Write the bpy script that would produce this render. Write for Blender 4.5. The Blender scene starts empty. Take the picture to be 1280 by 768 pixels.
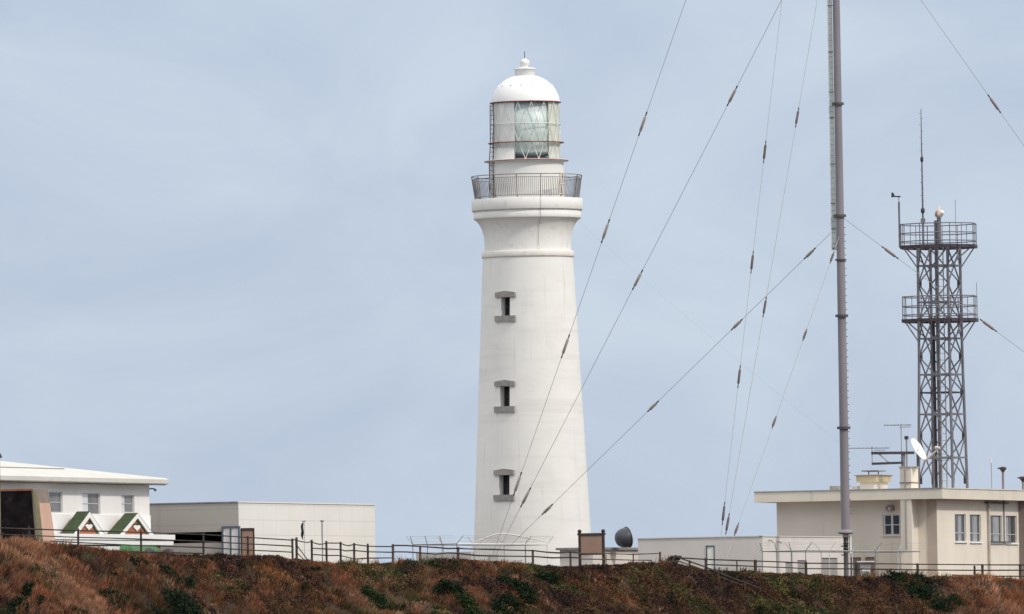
import bpy, math, random
import numpy as np
from mathutils import Vector as V, Matrix

SC = bpy.context.scene
COL = SC.collection
RAD = math.radians

# ------------------------------------------------------------------ camera
FPX = 12000.0                       # focal length in photo pixels (1280 wide)
HORIZON = 790.0
ROLL = RAD(0.95)
CAMP = V((0, 0, 6.0))
PITCH = math.atan((HORIZON - 384.0) / FPX)
CR = Matrix.Rotation(math.pi / 2 + PITCH, 3, 'X') @ Matrix.Rotation(-ROLL, 3, 'Z')
cd = bpy.data.cameras.new('camera')
cd.sensor_width = 36.0
cd.lens = FPX / 1280.0 * 36.0
cd.clip_start = 1.0
cd.clip_end = 40000.0
cam = bpy.data.objects.new('camera', cd)
cam.matrix_world = Matrix.Translation(CAMP) @ CR.to_4x4()
COL.objects.link(cam)
SC.camera = cam

# ------------------------------------------------------------------ sky, sun, exposure
SUN_AZ, SUN_EL = RAD(56), RAD(40)   # azimuth: from "towards the camera" round to the right
to_sun = V((math.sin(SUN_AZ) * math.cos(SUN_EL), -math.cos(SUN_AZ) * math.cos(SUN_EL), math.sin(SUN_EL)))
w = bpy.data.worlds.new('World'); SC.world = w; w.use_nodes = True
nt = w.node_tree; nt.nodes.clear()
N = nt.nodes.new; L = nt.links.new
sky = N('ShaderNodeTexSky'); sky.sky_type = 'NISHITA'; sky.sun_disc = False
sky.sun_elevation = SUN_EL; sky.sun_rotation = math.atan2(to_sun.x, to_sun.y)
bg1 = N('ShaderNodeBackground'); bg1.inputs[1].default_value = 0.07
L(sky.outputs[0], bg1.inputs[0])
# thin high cloud over the blue: softly mottled, brighter towards the zenith as a veiled sky is
tc = N('ShaderNodeTexCoord')
mp = N('ShaderNodeMapping'); mp.inputs['Scale'].default_value = (26, 26, 46)
L(tc.outputs['Generated'], mp.inputs[0])
nz = N('ShaderNodeTexNoise'); nz.inputs['Scale'].default_value = 1.0; nz.inputs['Detail'].default_value = 9.0
nz.inputs['Roughness'].default_value = 0.58; nz.inputs['Distortion'].default_value = 0.6
L(mp.outputs[0], nz.inputs['Vector'])
cr = N('ShaderNodeValToRGB')
cr.color_ramp.elements[0].position = 0.34; cr.color_ramp.elements[0].color = (0.520, 0.618, 0.782, 1)
cr.color_ramp.elements[1].position = 0.68; cr.color_ramp.elements[1].color = (0.632, 0.730, 0.866, 1)
L(nz.outputs[0], cr.inputs[0])
sx = N('ShaderNodeSeparateXYZ'); L(tc.outputs['Generated'], sx.inputs[0])
mr = N('ShaderNodeMapRange'); mr.interpolation_type = 'SMOOTHSTEP'
mr.inputs['From Min'].default_value = 0.12; mr.inputs['From Max'].default_value = 0.60
mr.inputs['To Min'].default_value = 0.0; mr.inputs['To Max'].default_value = 1.0
L(sx.outputs['Z'], mr.inputs['Value'])
bg2 = N('ShaderNodeBackground')
hi = N('ShaderNodeMix'); hi.data_type = 'RGBA'; hi.inputs['B'].default_value = (1.43, 1.41, 1.37, 1)
L(mr.outputs[0], hi.inputs['Factor']); L(cr.outputs[0], hi.inputs['A'])
L(hi.outputs['Result'], bg2.inputs[0])
mx = N('ShaderNodeMixShader'); mx.inputs[0].default_value = 0.86
out = N('ShaderNodeOutputWorld')
L(bg1.outputs[0], mx.inputs[1]); L(bg2.outputs[0], mx.inputs[2]); L(mx.outputs[0], out.inputs[0])

sl = bpy.data.lights.new('sun', 'SUN'); sl.energy = 2.0; sl.angle = RAD(4.0); sl.color = (1.0, 0.945, 0.86)
so = bpy.data.objects.new('sun', sl); COL.objects.link(so)
so.rotation_euler = to_sun.to_track_quat('Z', 'Y').to_euler()
so.location = (60, 400, 120)

SC.view_settings.view_transform = 'Standard'
SC.view_settings.look = 'None'
SC.view_settings.exposure = 0.0
SC.view_settings.gamma = 1.0
SC.render.engine = 'CYCLES'
SC.cycles.max_bounces = 5
SC.cycles.transparent_max_bounces = 16

# ------------------------------------------------------------------ helpers
def ray(px, py):
    return CR @ V(((px - 640.0) / FPX, (384.0 - py) / FPX, -1.0))

def at(px, py, Y):                  # the point seen at a photo pixel at depth Y
    v = ray(px, py)
    return CAMP + v * (Y / v.y)

def pix(P):                         # back to photo pixels
    q = CR.transposed() @ (V(P) - CAMP)
    return 640 - q.x / q.z * FPX, 384 + q.y / q.z * FPX

def m_px(Y):                        # metres per photo pixel at depth Y
    return Y / FPX

def tag(o, label=None, cat=None, group=None, kind=None):
    if label: o['label'] = label
    if cat: o['category'] = cat
    if group: o['group'] = group
    if kind: o['kind'] = kind
    return o

def thing(name, loc, label, cat, group=None):
    o = bpy.data.objects.new(name, None)
    o.location = loc
    o.empty_display_size = 0.3
    COL.objects.link(o)
    return tag(o, label, cat, group)

class MB:
    def __init__(self):
        self.v = []; self.f = []; self.s = []
    def add(self, vs, fs, smooth=False):
        b = len(self.v)
        self.v += [tuple(p) for p in vs]
        for f in fs:
            self.f.append(tuple(i + b for i in f)); self.s.append(smooth)
        return self
    def quad(self, a, b, c, d):
        return self.add([a, b, c, d], [(0, 1, 2, 3)])
    def hexa(self, p):              # 8 corners: bottom 4, top 4
        return self.add(p, [(3, 2, 1, 0), (4, 5, 6, 7), (0, 1, 5, 4), (1, 2, 6, 5), (2, 3, 7, 6), (3, 0, 4, 7)])
    def box(self, c, ax, ay, az):   # centre and three half vectors
        c, ax, ay, az = V(c), V(ax), V(ay), V(az)
        p = []
        for k in (-1, 1):
            for i, j in ((-1, -1), (1, -1), (1, 1), (-1, 1)):
                p.append(c + ax * i + ay * j + az * k)
        return self.hexa(p)
    def bar(self, p, q, w, h=None, up=(0, 0, 1)):
        p, q = V(p), V(q); h = h or w
        d = (q - p); l = d.length; d.normalize()
        up = V(up)
        if abs(d.dot(up)) > 0.95: up = V((0, 1, 0))
        a = d.cross(up).normalized(); b = a.cross(d)
        return self.box((p + q) / 2, d * l / 2, a * w / 2, b * h / 2)
    def tube(self, pts, r, n=8, cap=True, smooth=True):
        pts = [V(p) for p in pts]
        rs = r if isinstance(r, (list, tuple)) else [r] * len(pts)
        vs = []; fs = []
        prev = None
        for i, p in enumerate(pts):
            d = (pts[min(i + 1, len(pts) - 1)] - pts[max(i - 1, 0)]).normalized()
            ref = prev if prev else (V((0, 0, 1)) if abs(d.z) < 0.9 else V((0, 1, 0)))
            a = (ref - d * ref.dot(d)).normalized(); b = d.cross(a); prev = a
            for k in range(n):
                t = 2 * math.pi * k / n
                vs.append(p + (a * math.cos(t) + b * math.sin(t)) * rs[i])
        for i in range(len(pts) - 1):
            for k in range(n):
                k2 = (k + 1) % n
                fs.append((i * n + k, i * n + k2, (i + 1) * n + k2, (i + 1) * n + k))
        self.add(vs, fs, smooth)
        if cap:
            m = (len(pts) - 1) * n
            self.add(vs[:n], [tuple(reversed(range(n)))]); self.add(vs[m:m + n], [tuple(range(n))])
        return self
    def lathe(self, prof, cx, cy, n=64, a0=0.0, a1=2 * math.pi, smooth=True):
        full = abs(a1 - a0 - 2 * math.pi) < 1e-6
        cols = n if full else n + 1
        vs = []; fs = []
        for r, z in prof:
            for k in range(cols):
                t = a0 + (a1 - a0) * k / n
                vs.append((cx + r * math.sin(t), cy - r * math.cos(t), z))   # 0 faces the camera, + to the right
        for i in range(len(prof) - 1):
            for k in range(n):
                k2 = (k + 1) % cols
                fs.append((i * cols + k, i * cols + k2, (i + 1) * cols + k2, (i + 1) * cols + k))
        return self.add(vs, fs, smooth)
    def prism(self, poly, vec):
        poly = [V(p) for p in poly]; vec = V(vec); n = len(poly)
        vs = poly + [p + vec for p in poly]
        fs = [tuple(reversed(range(n))), tuple(range(n, 2 * n))]
        fs += [(i, (i + 1) % n, (i + 1) % n + n, i + n) for i in range(n)]
        return self.add(vs, fs)
    def build(self, name, mat, parent=None):
        me = bpy.data.meshes.new(name)
        me.from_pydata(self.v, [], self.f)
        me.polygons.foreach_set('use_smooth', self.s)
        me.materials.append(mat)
        me.update()
        o = bpy.data.objects.new(name, me)
        COL.objects.link(o)
        if parent is not None:
            o.parent = parent
            if parent.type == 'EMPTY':
                o.matrix_parent_inverse = Matrix.Translation(-V(parent.location))
        return o

def mat(name, col, rough=0.7, var=0.12, scale=1.0, metal=0.0, bump=0.0, bscale=6.0, spec=0.3, streak=None, zs=1.0):
    m = bpy.data.materials.new(name); m.use_nodes = True
    t = m.node_tree; b = t.nodes['Principled BSDF']
    b.inputs['Roughness'].default_value = rough; b.inputs['Metallic'].default_value = metal
    b.inputs['Specular IOR Level'].default_value = spec
    tc = t.nodes.new('ShaderNodeTexCoord'); mp = t.nodes.new('ShaderNodeMapping')
    mp.inputs['Scale'].default_value = (1, 1, zs)
    t.links.new(tc.outputs['Object'], mp.inputs[0])
    nz = t.nodes.new('ShaderNodeTexNoise'); nz.inputs['Scale'].default_value = scale; nz.inputs['Detail'].default_value = 6
    t.links.new(mp.outputs[0], nz.inputs['Vector'])
    cr = t.nodes.new('ShaderNodeValToRGB')
    lo = [c * (1 - var) for c in col]; hi = [min(1, c * (1 + var * 0.7)) for c in col]
    cr.color_ramp.elements[0].position = 0.32; cr.color_ramp.elements[0].color = (*lo, 1)
    cr.color_ramp.elements[1].position = 0.68; cr.color_ramp.elements[1].color = (*hi, 1)
    t.links.new(nz.outputs[0], cr.inputs[0])
    src = cr.outputs[0]
    if streak:                      # worn or weathered marks: (colour, noise scale, z squash, threshold, strength)
        for (sc_, ns, zq, th, stg) in streak:
            mp2 = t.nodes.new('ShaderNodeMapping'); mp2.inputs['Scale'].default_value = (1, 1, zq)
            t.links.new(tc.outputs['Object'], mp2.inputs[0])
            n2 = t.nodes.new('ShaderNodeTexNoise'); n2.inputs['Scale'].default_value = ns; n2.inputs['Detail'].default_value = 8
            n2.inputs['Roughness'].default_value = 0.6
            t.links.new(mp2.outputs[0], n2.inputs['Vector'])
            r2 = t.nodes.new('ShaderNodeMapRange'); r2.inputs['From Min'].default_value = th; r2.inputs['From Max'].default_value = th + 0.14
            r2.inputs['To Max'].default_value = stg
            t.links.new(n2.outputs[0], r2.inputs['Value'])
            mx = t.nodes.new('ShaderNodeMix'); mx.data_type = 'RGBA'
            mx.inputs['B'].default_value = (*sc_, 1)
            t.links.new(r2.outputs[0], mx.inputs['Factor']); t.links.new(src, mx.inputs['A'])
            src = mx.outputs['Result']
    t.links.new(src, b.inputs['Base Color'])
    if bump:
        n3 = t.nodes.new('ShaderNodeTexNoise'); n3.inputs['Scale'].default_value = bscale; n3.inputs['Detail'].default_value = 4
        t.links.new(tc.outputs['Object'], n3.inputs['Vector'])
        bp = t.nodes.new('ShaderNodeBump'); bp.inputs['Strength'].default_value = bump; bp.inputs['Distance'].default_value = 0.05
        t.links.new(n3.outputs[0], bp.inputs['Height']); t.links.new(bp.outputs[0], b.inputs['Normal'])
    return m

def attr_mat(name, rough=0.85):     # colour of each blade or leaf comes with its face
    m = bpy.data.materials.new(name); m.use_nodes = True
    t = m.node_tree; b = t.nodes['Principled BSDF']
    a = t.nodes.new('ShaderNodeAttribute'); a.attribute_name = 'tone'
    t.links.new(a.outputs['Color'], b.inputs['Base Color'])
    b.inputs['Roughness'].default_value = rough; b.inputs['Specular IOR Level'].default_value = 0.15
    return m

def cloth(m):                       # thin cloth lets part of the light through
    t = m.node_tree; b = t.nodes['Principled BSDF']; o = t.nodes['Material Output']
    tr = t.nodes.new('ShaderNodeBsdfTranslucent'); tr.inputs[0].default_value = (.85, .84, .78, 1)
    mx = t.nodes.new('ShaderNodeMixShader'); mx.inputs[0].default_value = .22
    t.links.new(b.outputs[0], mx.inputs[1]); t.links.new(tr.outputs[0], mx.inputs[2]); t.links.new(mx.outputs[0], o.inputs[0])
    return m

def glass_mat(name, tint, gloss=0.12):
    m = bpy.data.materials.new(name); m.use_nodes = True
    t = m.node_tree; t.nodes.clear()
    o = t.nodes.new('ShaderNodeOutputMaterial'); tr = t.nodes.new('ShaderNodeBsdfTransparent')
    gl = t.nodes.new('ShaderNodeBsdfGlossy'); mx = t.nodes.new('ShaderNodeMixShader')
    nz = t.nodes.new('ShaderNodeTexNoise'); nz.inputs['Scale'].default_value = 1.3
    mr = t.nodes.new('ShaderNodeMapRange'); mr.inputs['To Min'].default_value = gloss * 0.6; mr.inputs['To Max'].default_value = gloss * 1.4
    t.links.new(nz.outputs[0], mr.inputs['Value']); t.links.new(mr.outputs[0], mx.inputs[0])
    tr.inputs[0].default_value = (*tint, 1); gl.inputs['Roughness'].default_value = 0.05
    t.links.new(tr.outputs[0], mx.inputs[1]); t.links.new(gl.outputs[0], mx.inputs[2]); t.links.new(mx.outputs[0], o.inputs[0])
    return m

M = {}
M['tower_white'] = mat('tower_white_paint', (0.80, 0.785, 0.755), 0.6, 0.035, 0.5, bump=0.12, bscale=3, zs=2.0,
    streak=[((0.62, 0.60, 0.56), 0.9, 0.15, 0.56, 0.30), ((0.55, 0.50, 0.44), 2.4, 0.05, 0.60, 0.40), ((0.60, 0.58, 0.53), 0.5, 3.0, 0.60, 0.22), ((0.60, 0.585, 0.55), 0.10, 16.0, 0.53, 0.30)])
M['capital_white'] = mat('stained_white_paint', (0.80, 0.785, 0.755), 0.6, 0.04, 0.6, bump=0.12, bscale=4,
    streak=[((0.45, 0.36, 0.27), 1.9, 1.3, 0.575, 0.42), ((0.58, 0.55, 0.5), 1.6, 0.2, 0.58, 0.3)])
M['belt_white'] = mat('belt_paint', (0.76, 0.72, 0.67), 0.6, 0.05, 0.8, streak=[((0.45, 0.34, 0.25), 3.0, 1.0, 0.56, 0.5)])
M['dome_white'] = mat('dome_gloss_white', (0.86, 0.86, 0.86), 0.35, 0.02, 0.6, spec=0.5)
M['rust_red'] = mat('rust_red_paint', (0.30, 0.13, 0.10), 0.7, 0.35, 3.0)
M['rust_white'] = mat('rusty_white', (0.70, 0.60, 0.52), 0.7, 0.1, 2.0, streak=[((0.38, 0.17, 0.08), 2.5, 0.6, 0.5, 0.85)])
M['rail_grey'] = mat('rail_grey', (0.25, 0.24, 0.245), 0.6, 0.25, 2.0)
M['dark_iron'] = mat('dark_iron', (0.075, 0.06, 0.06), 0.6, 0.3, 3.0)
M['bar_white'] = mat('glazing_bar_white', (0.78, 0.77, 0.74), 0.5, 0.08, 2.0)
M['glass_lantern'] = glass_mat('lantern_glass', (0.965, 0.985, 0.98), 0.05)
M['lens'] = mat('lens_glass', (0.68, 0.76, 0.735), 0.35, 0.10, 1.2, spec=0.6, zs=3)
M['curtain'] = mat('curtain_cloth', (0.90, 0.87, 0.855), 0.9, 0.03, 1.0)
M['curtain_lit'] = cloth(mat('pale_yellow_cloth', (0.86, 0.86, 0.76), 0.9, 0.04, 1.0))
M['stone_grey'] = mat('grey_stone', (0.31, 0.295, 0.28), 0.8, 0.18, 3.0, bump=0.3)
M['dark_pane'] = mat('dark_glass', (0.018, 0.02, 0.026), 0.15, 0.3, 1.0, spec=0.5)
M['grey_pane'] = mat('grey_glass', (0.20, 0.20, 0.205), 0.25, 0.3, 0.5, spec=0.4)
M['slate_pane'] = mat('slate_glass', (0.060, 0.065, 0.070), 0.2, 0.3, 0.5, spec=0.45)
M['net_curtain'] = mat('net_curtain', (0.36, 0.36, 0.375), 0.6, 0.15, 1.5)
M['white_pane'] = mat('white_blind', (0.74, 0.74, 0.78), 0.4, 0.08, 1.0)
M['alu'] = mat('aluminium_frame', (0.55, 0.55, 0.55), 0.4, 0.1, 2.0, metal=0.2)
M['wall_white'] = mat('white_render', (0.86, 0.83, 0.81), 0.75, 0.04, 0.4, streak=[((0.6, 0.56, 0.52), 1.4, 0.2, 0.6, 0.3)])
M['roof_white'] = mat('white_roof_sheet', (0.62, 0.605, 0.56), 0.55, 0.05, 0.6, streak=[((0.42, 0.38, 0.33), 0.9, 2.5, 0.6, 0.5)])
M['canopy_white'] = mat('canopy_white', (0.88, 0.87, 0.86), 0.5, 0.03, 1.0)
M['green_roof'] = mat('green_tiles', (0.052, 0.078, 0.036), 0.7, 0.25, 2.5)
M['green_paint'] = mat('green_paint', (0.045, 0.155, 0.05), 0.5, 0.2, 2.0)
M['brown_board'] = mat('reddish_brown_board', (0.36, 0.135, 0.075), 0.7, 0.2, 2.0)
M['black_stone'] = mat('black_stone', (0.016, 0.013, 0.014), 0.95, 0.5, 1.6, spec=0.04, streak=[((0.07, 0.058, 0.06), 1.8, 1.0, 0.6, 0.5)])
M['pink_board'] = mat('pinkish_board', (0.58, 0.375, 0.29), 0.7, 0.08, 1.0)
M['taupe'] = mat('taupe_render', (0.25, 0.20, 0.17), 0.8, 0.2, 2.0)
M['olive_trim'] = mat('olive_trim', (0.17, 0.16, 0.09), 0.7, 0.2, 2.0)
M['orange_trim'] = mat('orange_brown_trim', (0.30, 0.12, 0.055), 0.7, 0.2, 2.0)
M['board_tan'] = mat('tan_brown_board', (0.31, 0.20, 0.15), 0.75, 0.12, 1.4, streak=[((0.16, 0.10, 0.08), 2.2, 0.6, 0.6, 0.5)])
M['wood_dark'] = mat('weathered_dark_wood', (0.060, 0.046, 0.038), 0.85, 0.35, 4.0, bump=0.5)
M['wood_brown'] = mat('weathered_brown_wood', (0.125, 0.085, 0.065), 0.85, 0.35, 4.0, bump=0.5)
M['galv'] = mat('galvanised_steel', (0.36, 0.35, 0.34), 0.45, 0.15, 2.0, metal=0.3)
M['galv_white'] = mat('white_painted_steel', (0.76, 0.74, 0.71), 0.5, 0.1, 2.0)
M['mast_grey'] = mat('mast_grey_paint', (0.248, 0.224, 0.248), 0.55, 0.10, 0.8, spec=0.35, zs=0.3)
M['mast_dark'] = mat('mast_dark_flange', (0.10, 0.085, 0.095), 0.6, 0.2, 2.0)
M['ladder_pale'] = mat('pale_ladder_metal', (0.62, 0.64, 0.63), 0.5, 0.1, 2.0)
M['black'] = mat('black_porcelain', (0.012, 0.010, 0.012), 0.3, 0.3, 2.0)
M['clamp'] = mat('clamp_dark_grey', (0.07, 0.065, 0.062), 0.5, 0.2, 3.0)
M['porcelain'] = mat('white_porcelain', (0.80, 0.78, 0.76), 0.3, 0.05, 2.0)
M['wire'] = mat('wire_grey', (0.36, 0.355, 0.35), 0.9, 0.1, 2.0)
M['ins_body'] = mat('insulator_olive_grey', (0.47, 0.44, 0.38), 0.5, 0.15, 3.0)
M['ins_dark'] = mat('insulator_dark_brown', (0.105, 0.078, 0.078), 0.5, 0.25, 3.0)
M['tower_steel'] = mat('lattice_steel', (0.188, 0.186, 0.210), 0.5, 0.22, 1.2, metal=0.25)
M['tower_dark'] = mat('lattice_dark_steel', (0.060, 0.050, 0.062), 0.6, 0.25, 1.5)
M['dish_dark'] = mat('slate_dish', (0.060, 0.066, 0.080), 0.35, 0.12, 1.0, spec=0.4)
M['dish_white'] = mat('white_dish', (0.88, 0.88, 0.88), 0.35, 0.02, 1.0)
M['beige'] = mat('beige_render', (0.77, 0.695, 0.600), 0.8, 0.06, 0.5, streak=[((0.40, 0.34, 0.27), 1.2, 0.12, 0.60, 0.35)])
M['beige_fascia'] = mat('beige_fascia', (0.69, 0.63, 0.54), 0.75, 0.07, 0.6, streak=[((0.38, 0.30, 0.23), 2.0, 0.15, 0.60, 0.4)])
M['brown_and_shade'] = mat('brown_coat_and_shade', (0.50, 0.415, 0.35), 0.8, 0.1, 1.0)  # plain brown on cap and neck; on the wall corner it paints shade
M['low_grey'] = mat('pale_grey_render', (0.67, 0.63, 0.59), 0.75, 0.05, 0.5, streak=[((0.5, 0.47, 0.44), 1.3, 0.15, 0.6, 0.3)])
M['door_white'] = mat('cream_door', (0.92, 0.90, 0.80), 0.5, 0.03, 1.0)
M['door_grey'] = mat('grey_shutter', (0.33, 0.31, 0.30), 0.6, 0.08, 1.5)
M['door_brown'] = mat('taupe_door', (0.27, 0.215, 0.20), 0.6, 0.08, 1.5)
M['blue_frame'] = mat('blue_grey_frame', (0.10, 0.15, 0.19), 0.5, 0.1, 2.0)
M['panel_white'] = mat('white_door_panel', (0.90, 0.86, 0.86), 0.4, 0.05, 1.0)
M['concrete'] = mat('concrete', (0.40, 0.385, 0.37), 0.85, 0.12, 1.2, bump=0.2)
M['pipe_beige'] = mat('pipe_beige', (0.50, 0.435, 0.37), 0.6, 0.15, 1.5)
M['ochre'] = mat('ochre_concrete', (0.50, 0.42, 0.28), 0.8, 0.1, 1.2)
M['inside'] = mat('dark_room', (0.03, 0.03, 0.035), 0.9, 0.2, 1.0)
M['cloth_dark'] = mat('dark_blue_cloth', (0.012, 0.018, 0.028), 0.9, 0.3, 3.0)
M['tyre'] = mat('old_rubber', (0.05, 0.048, 0.05), 0.7, 0.2, 3.0)
M['rock'] = mat('pale_rock', (0.42, 0.38, 0.36), 0.9, 0.2, 3.0, bump=0.5)

def clad_mat(name, col, sheet=0.95, rib=0.55):        # sheet cladding: fine lines where the sheets meet
    m = mat(name, col, 0.6, 0.03, 0.4)
    t = m.node_tree; b = t.nodes['Principled BSDF']
    src = b.inputs['Base Color'].links[0].from_socket
    tc = t.nodes.new('ShaderNodeTexCoord'); s = t.nodes.new('ShaderNodeSeparateXYZ'); t.links.new(tc.outputs['Object'], s.inputs[0])
    def lines(sock, period, width):
        d = t.nodes.new('ShaderNodeMath'); d.operation = 'DIVIDE'; d.inputs[1].default_value = period; t.links.new(sock, d.inputs[0])
        f = t.nodes.new('ShaderNodeMath'); f.operation = 'FRACT'; t.links.new(d.outputs[0], f.inputs[0])
        c = t.nodes.new('ShaderNodeMath'); c.operation = 'LESS_THAN'; c.inputs[1].default_value = width / period; t.links.new(f.outputs[0], c.inputs[0])
        return c.outputs[0]
    h = lines(s.outputs['Z'], sheet, 0.045); y = lines(s.outputs['Y'], 2.1, 0.10)
    y2 = t.nodes.new('ShaderNodeMath'); y2.operation = 'MULTIPLY'; y2.inputs[1].default_value = 0.35; t.links.new(y, y2.inputs[0])
    a = t.nodes.new('ShaderNodeMath'); a.operation = 'MAXIMUM'; t.links.new(h, a.inputs[0]); t.links.new(y2.outputs[0], a.inputs[1])
    k = t.nodes.new('ShaderNodeMath'); k.operation = 'MULTIPLY'; k.inputs[1].default_value = 0.30; t.links.new(a.outputs[0], k.inputs[0])
    mx = t.nodes.new('ShaderNodeMix'); mx.data_type = 'RGBA'; mx.inputs['B'].default_value = (*[c * 0.35 for c in col], 1)
    t.links.new(k.outputs[0], mx.inputs['Factor']); t.links.new(src, mx.inputs['A']); t.links.new(mx.outputs['Result'], b.inputs['Base Color'])
    return m
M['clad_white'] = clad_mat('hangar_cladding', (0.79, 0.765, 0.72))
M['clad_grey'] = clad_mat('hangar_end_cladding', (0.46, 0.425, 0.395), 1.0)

# ------------------------------------------------------------------ planes of the buildings
UA = RAD(70.0)
U = V((math.cos(UA), math.sin(UA), 0))       # along the right-hand faces, away from us
W = V((-math.sin(UA), math.cos(UA), 0))      # along the front faces, to the left
NR = -W                                      # outward normal of the right-hand faces
NF = -U                                      # outward normal of the front faces
UP = V((0, 0, 1))

class Plane:
    def __init__(self, o, d, n):
        self.o, self.d, self.n = V(o), V(d), V(n)
        self.o.z = 0.0
    def sz(self, px, py):
        v = ray(px, py)
        t = (self.o - CAMP).dot(self.n) / v.dot(self.n)
        q = CAMP + v * t
        return (q - self.o).dot(self.d), q.z
    def P(self, s, z, d=0.0):
        return self.o + self.d * s + self.n * d + UP * z
    def rect(self, x0, y0, x1, y1):
        xm, ym = (x0 + x1) / 2, (y0 + y1) / 2
        s = sorted((self.sz(x0, ym)[0], self.sz(x1, ym)[0]))
        return s[0], s[1], self.sz(xm, y1)[1], self.sz(xm, y0)[1]
    def off(self, d):
        return Plane(self.o + self.n * d, self.d, self.n)
    def slab(self, mb, s0, s1, z0, z1, d0, d1):
        p = [self.P(s0, z0, d0), self.P(s1, z0, d0), self.P(s1, z0, d1), self.P(s0, z0, d1)]
        q = [a + UP * (z1 - z0) for a in p]
        return mb.hexa(p + q)

def wall(mb, pl, s0, s1, z0, z1, holes=(), thick=0.22):
    ss = sorted({s0, s1, *[h[0] for h in holes], *[h[1] for h in holes]})
    zs = sorted({z0, z1, *[h[2] for h in holes], *[h[3] for h in holes]})
    for i in range(len(ss) - 1):
        for j in range(len(zs) - 1):
            a, b = (ss[i] + ss[i + 1]) / 2, (zs[j] + zs[j + 1]) / 2
            if any(h[0] < a < h[1] and h[2] < b < h[3] for h in holes): continue
            mb.quad(pl.P(ss[i], zs[j]), pl.P(ss[i + 1], zs[j]), pl.P(ss[i + 1], zs[j + 1]), pl.P(ss[i], zs[j + 1]))
    for (a, b, c, d) in holes:
        for (p, q) in (((a, c), (b, c)), ((b, c), (b, d)), ((b, d), (a, d)), ((a, d), (a, c))):
            mb.quad(pl.P(*p), pl.P(*q), pl.P(*q, -thick), pl.P(*p, -thick))

def window(par, pl, h, frame, pane, nv=1, nh=1, bar=0.07, sill=None, split=None, rec=0.10):
    a, b, c, d = h
    fm = MB(); k = bar
    bs = k * 2.2                             # along the wall, bars read wider than they are tall
    pl.slab(fm, a, a + bs, c, d, -rec - .05, -rec + .02); pl.slab(fm, b - bs, b, c, d, -rec - .05, -rec + .02)
    pl.slab(fm, a + bs, b - bs, c, c + k, -rec - .05, -rec + .018); pl.slab(fm, a + bs, b - bs, d - k, d, -rec - .05, -rec + .018)
    for i in range(1, nv + 1):
        s = a + (b - a) * i / (nv + 1); pl.slab(fm, s - bs / 2, s + bs / 2, c + k, d - k, -rec - .05, -rec + .012)
    for i in range(1, nh + 1):
        z = c + (d - c) * i / (nh + 1); pl.slab(fm, a + bs, b - bs, z - k / 2, z + k / 2, -rec - .05, -rec + .008)
    f = fm.build('window', frame, par)
    if split:                                # a closed white sash beside the clear one
        frac, m2 = split
        s = a + (b - a) * frac
        p1 = MB(); pl.slab(p1, a + .02, s, c + .02, d - .02, -rec - .04, -rec - .02); p1.build('blind', m2, f)
        p2 = MB(); pl.slab(p2, s, b - .02, c + .02, d - .02, -rec - .045, -rec - .025); p2.build('pane', pane, f)
    else:
        p = MB(); pl.slab(p, a + .02, b - .02, c + .02, d - .02, -rec - .045, -rec - .025); p.build('pane', pane, f)
    if sill:
        s_ = MB(); pl.slab(s_, a - .1, b + .1, c - .09, c - .003, -.05, .10); s_.build('sill', sill, f)
    return f

# ------------------------------------------------------------------ terrain
YC = 543.0                                   # the cliff edge
def vnoise(x, y, seed):                      # smooth value noise, numpy
    xi = np.floor(x).astype(np.int64); yi = np.floor(y).astype(np.int64)
    fx = x - xi; fy = y - yi
    fx = fx * fx * (3 - 2 * fx); fy = fy * fy * (3 - 2 * fy)
    def h(a, b):
        n = (a * 374761393 + b * 668265263 + seed * 1442695041) & 0xffffffff
        n = ((n ^ (n >> 13)) * 1274126177) & 0xffffffff
        return ((n ^ (n >> 16)) & 0xffff) / 65535.0
    return (h(xi, yi) * (1 - fx) + h(xi + 1, yi) * fx) * (1 - fy) + (h(xi, yi + 1) * (1 - fx) + h(xi + 1, yi + 1) * fx) * fy

CREST = [(-400, 682), (-100, 677), (0, 679), (25, 677), (45, 680), (62, 683), (80, 687), (95, 685), (112, 688), (140, 693), (176, 696), (254, 697), (300, 698), (340, 699), (372, 702), (400, 705), (460, 707), (491, 708), (525, 705), (560, 701), (600, 704), (650, 707), (690, 711), (724, 711), (760, 709), (800, 707), (840, 706), (862, 711), (884, 717), (915, 717), (950, 718), (1000, 721), (1050, 724), (1100, 724), (1147, 724), (1180, 723), (1205, 723), (1240, 725), (1265, 729), (1300, 730), (1700, 733)]
_cx = np.array([at(p, q, YC).x for p, q in CREST]); _cz = np.array([at(p, q, YC).z for p, q in CREST])

def along(x, y):                             # coordinates along and across the windswept streaks
    return x * 0.8 - y * 0.6, x * 0.6 + y * 0.8

def terr(x, y):
    x = np.asarray(x, float); y = np.asarray(y, float)
    zc = np.interp(x, _cx, _cz)
    for k in (-.6, .6): zc = zc + np.interp(x + k, _cx, _cz)
    zc = zc / 3
    d = YC - y
    dp = np.maximum(d, 0)
    z = zc - 0.80 * (np.sqrt(dp * dp + 0.8) - math.sqrt(0.8))
    a, b = along(x, y)
    k = np.clip(dp / 1.6, 0, 1)
    z = z + k * ((vnoise(a * .16, b * .62, 3) - .5) * 1.15 + (vnoise(a * .42, b * 1.5, 5) - .5) * 0.60 + (vnoise(a * 1.3 + 9, b * 2.2, 6) - .5) * 0.42)
    z = z + (vnoise(a * 1.8, b * 2.6, 8) - .5) * 0.14
    db = np.maximum(-d, 0)
    z = z - 0.012 * np.minimum(db, 140)
    z = z - np.maximum(db - 140, 0) * 0.25
    near = np.clip((60 - y) / 30.0, 0, 1)
    z = np.where(y < 200, -3 + 7 * near, z)
    return np.maximum(z, -3.0)

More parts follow.
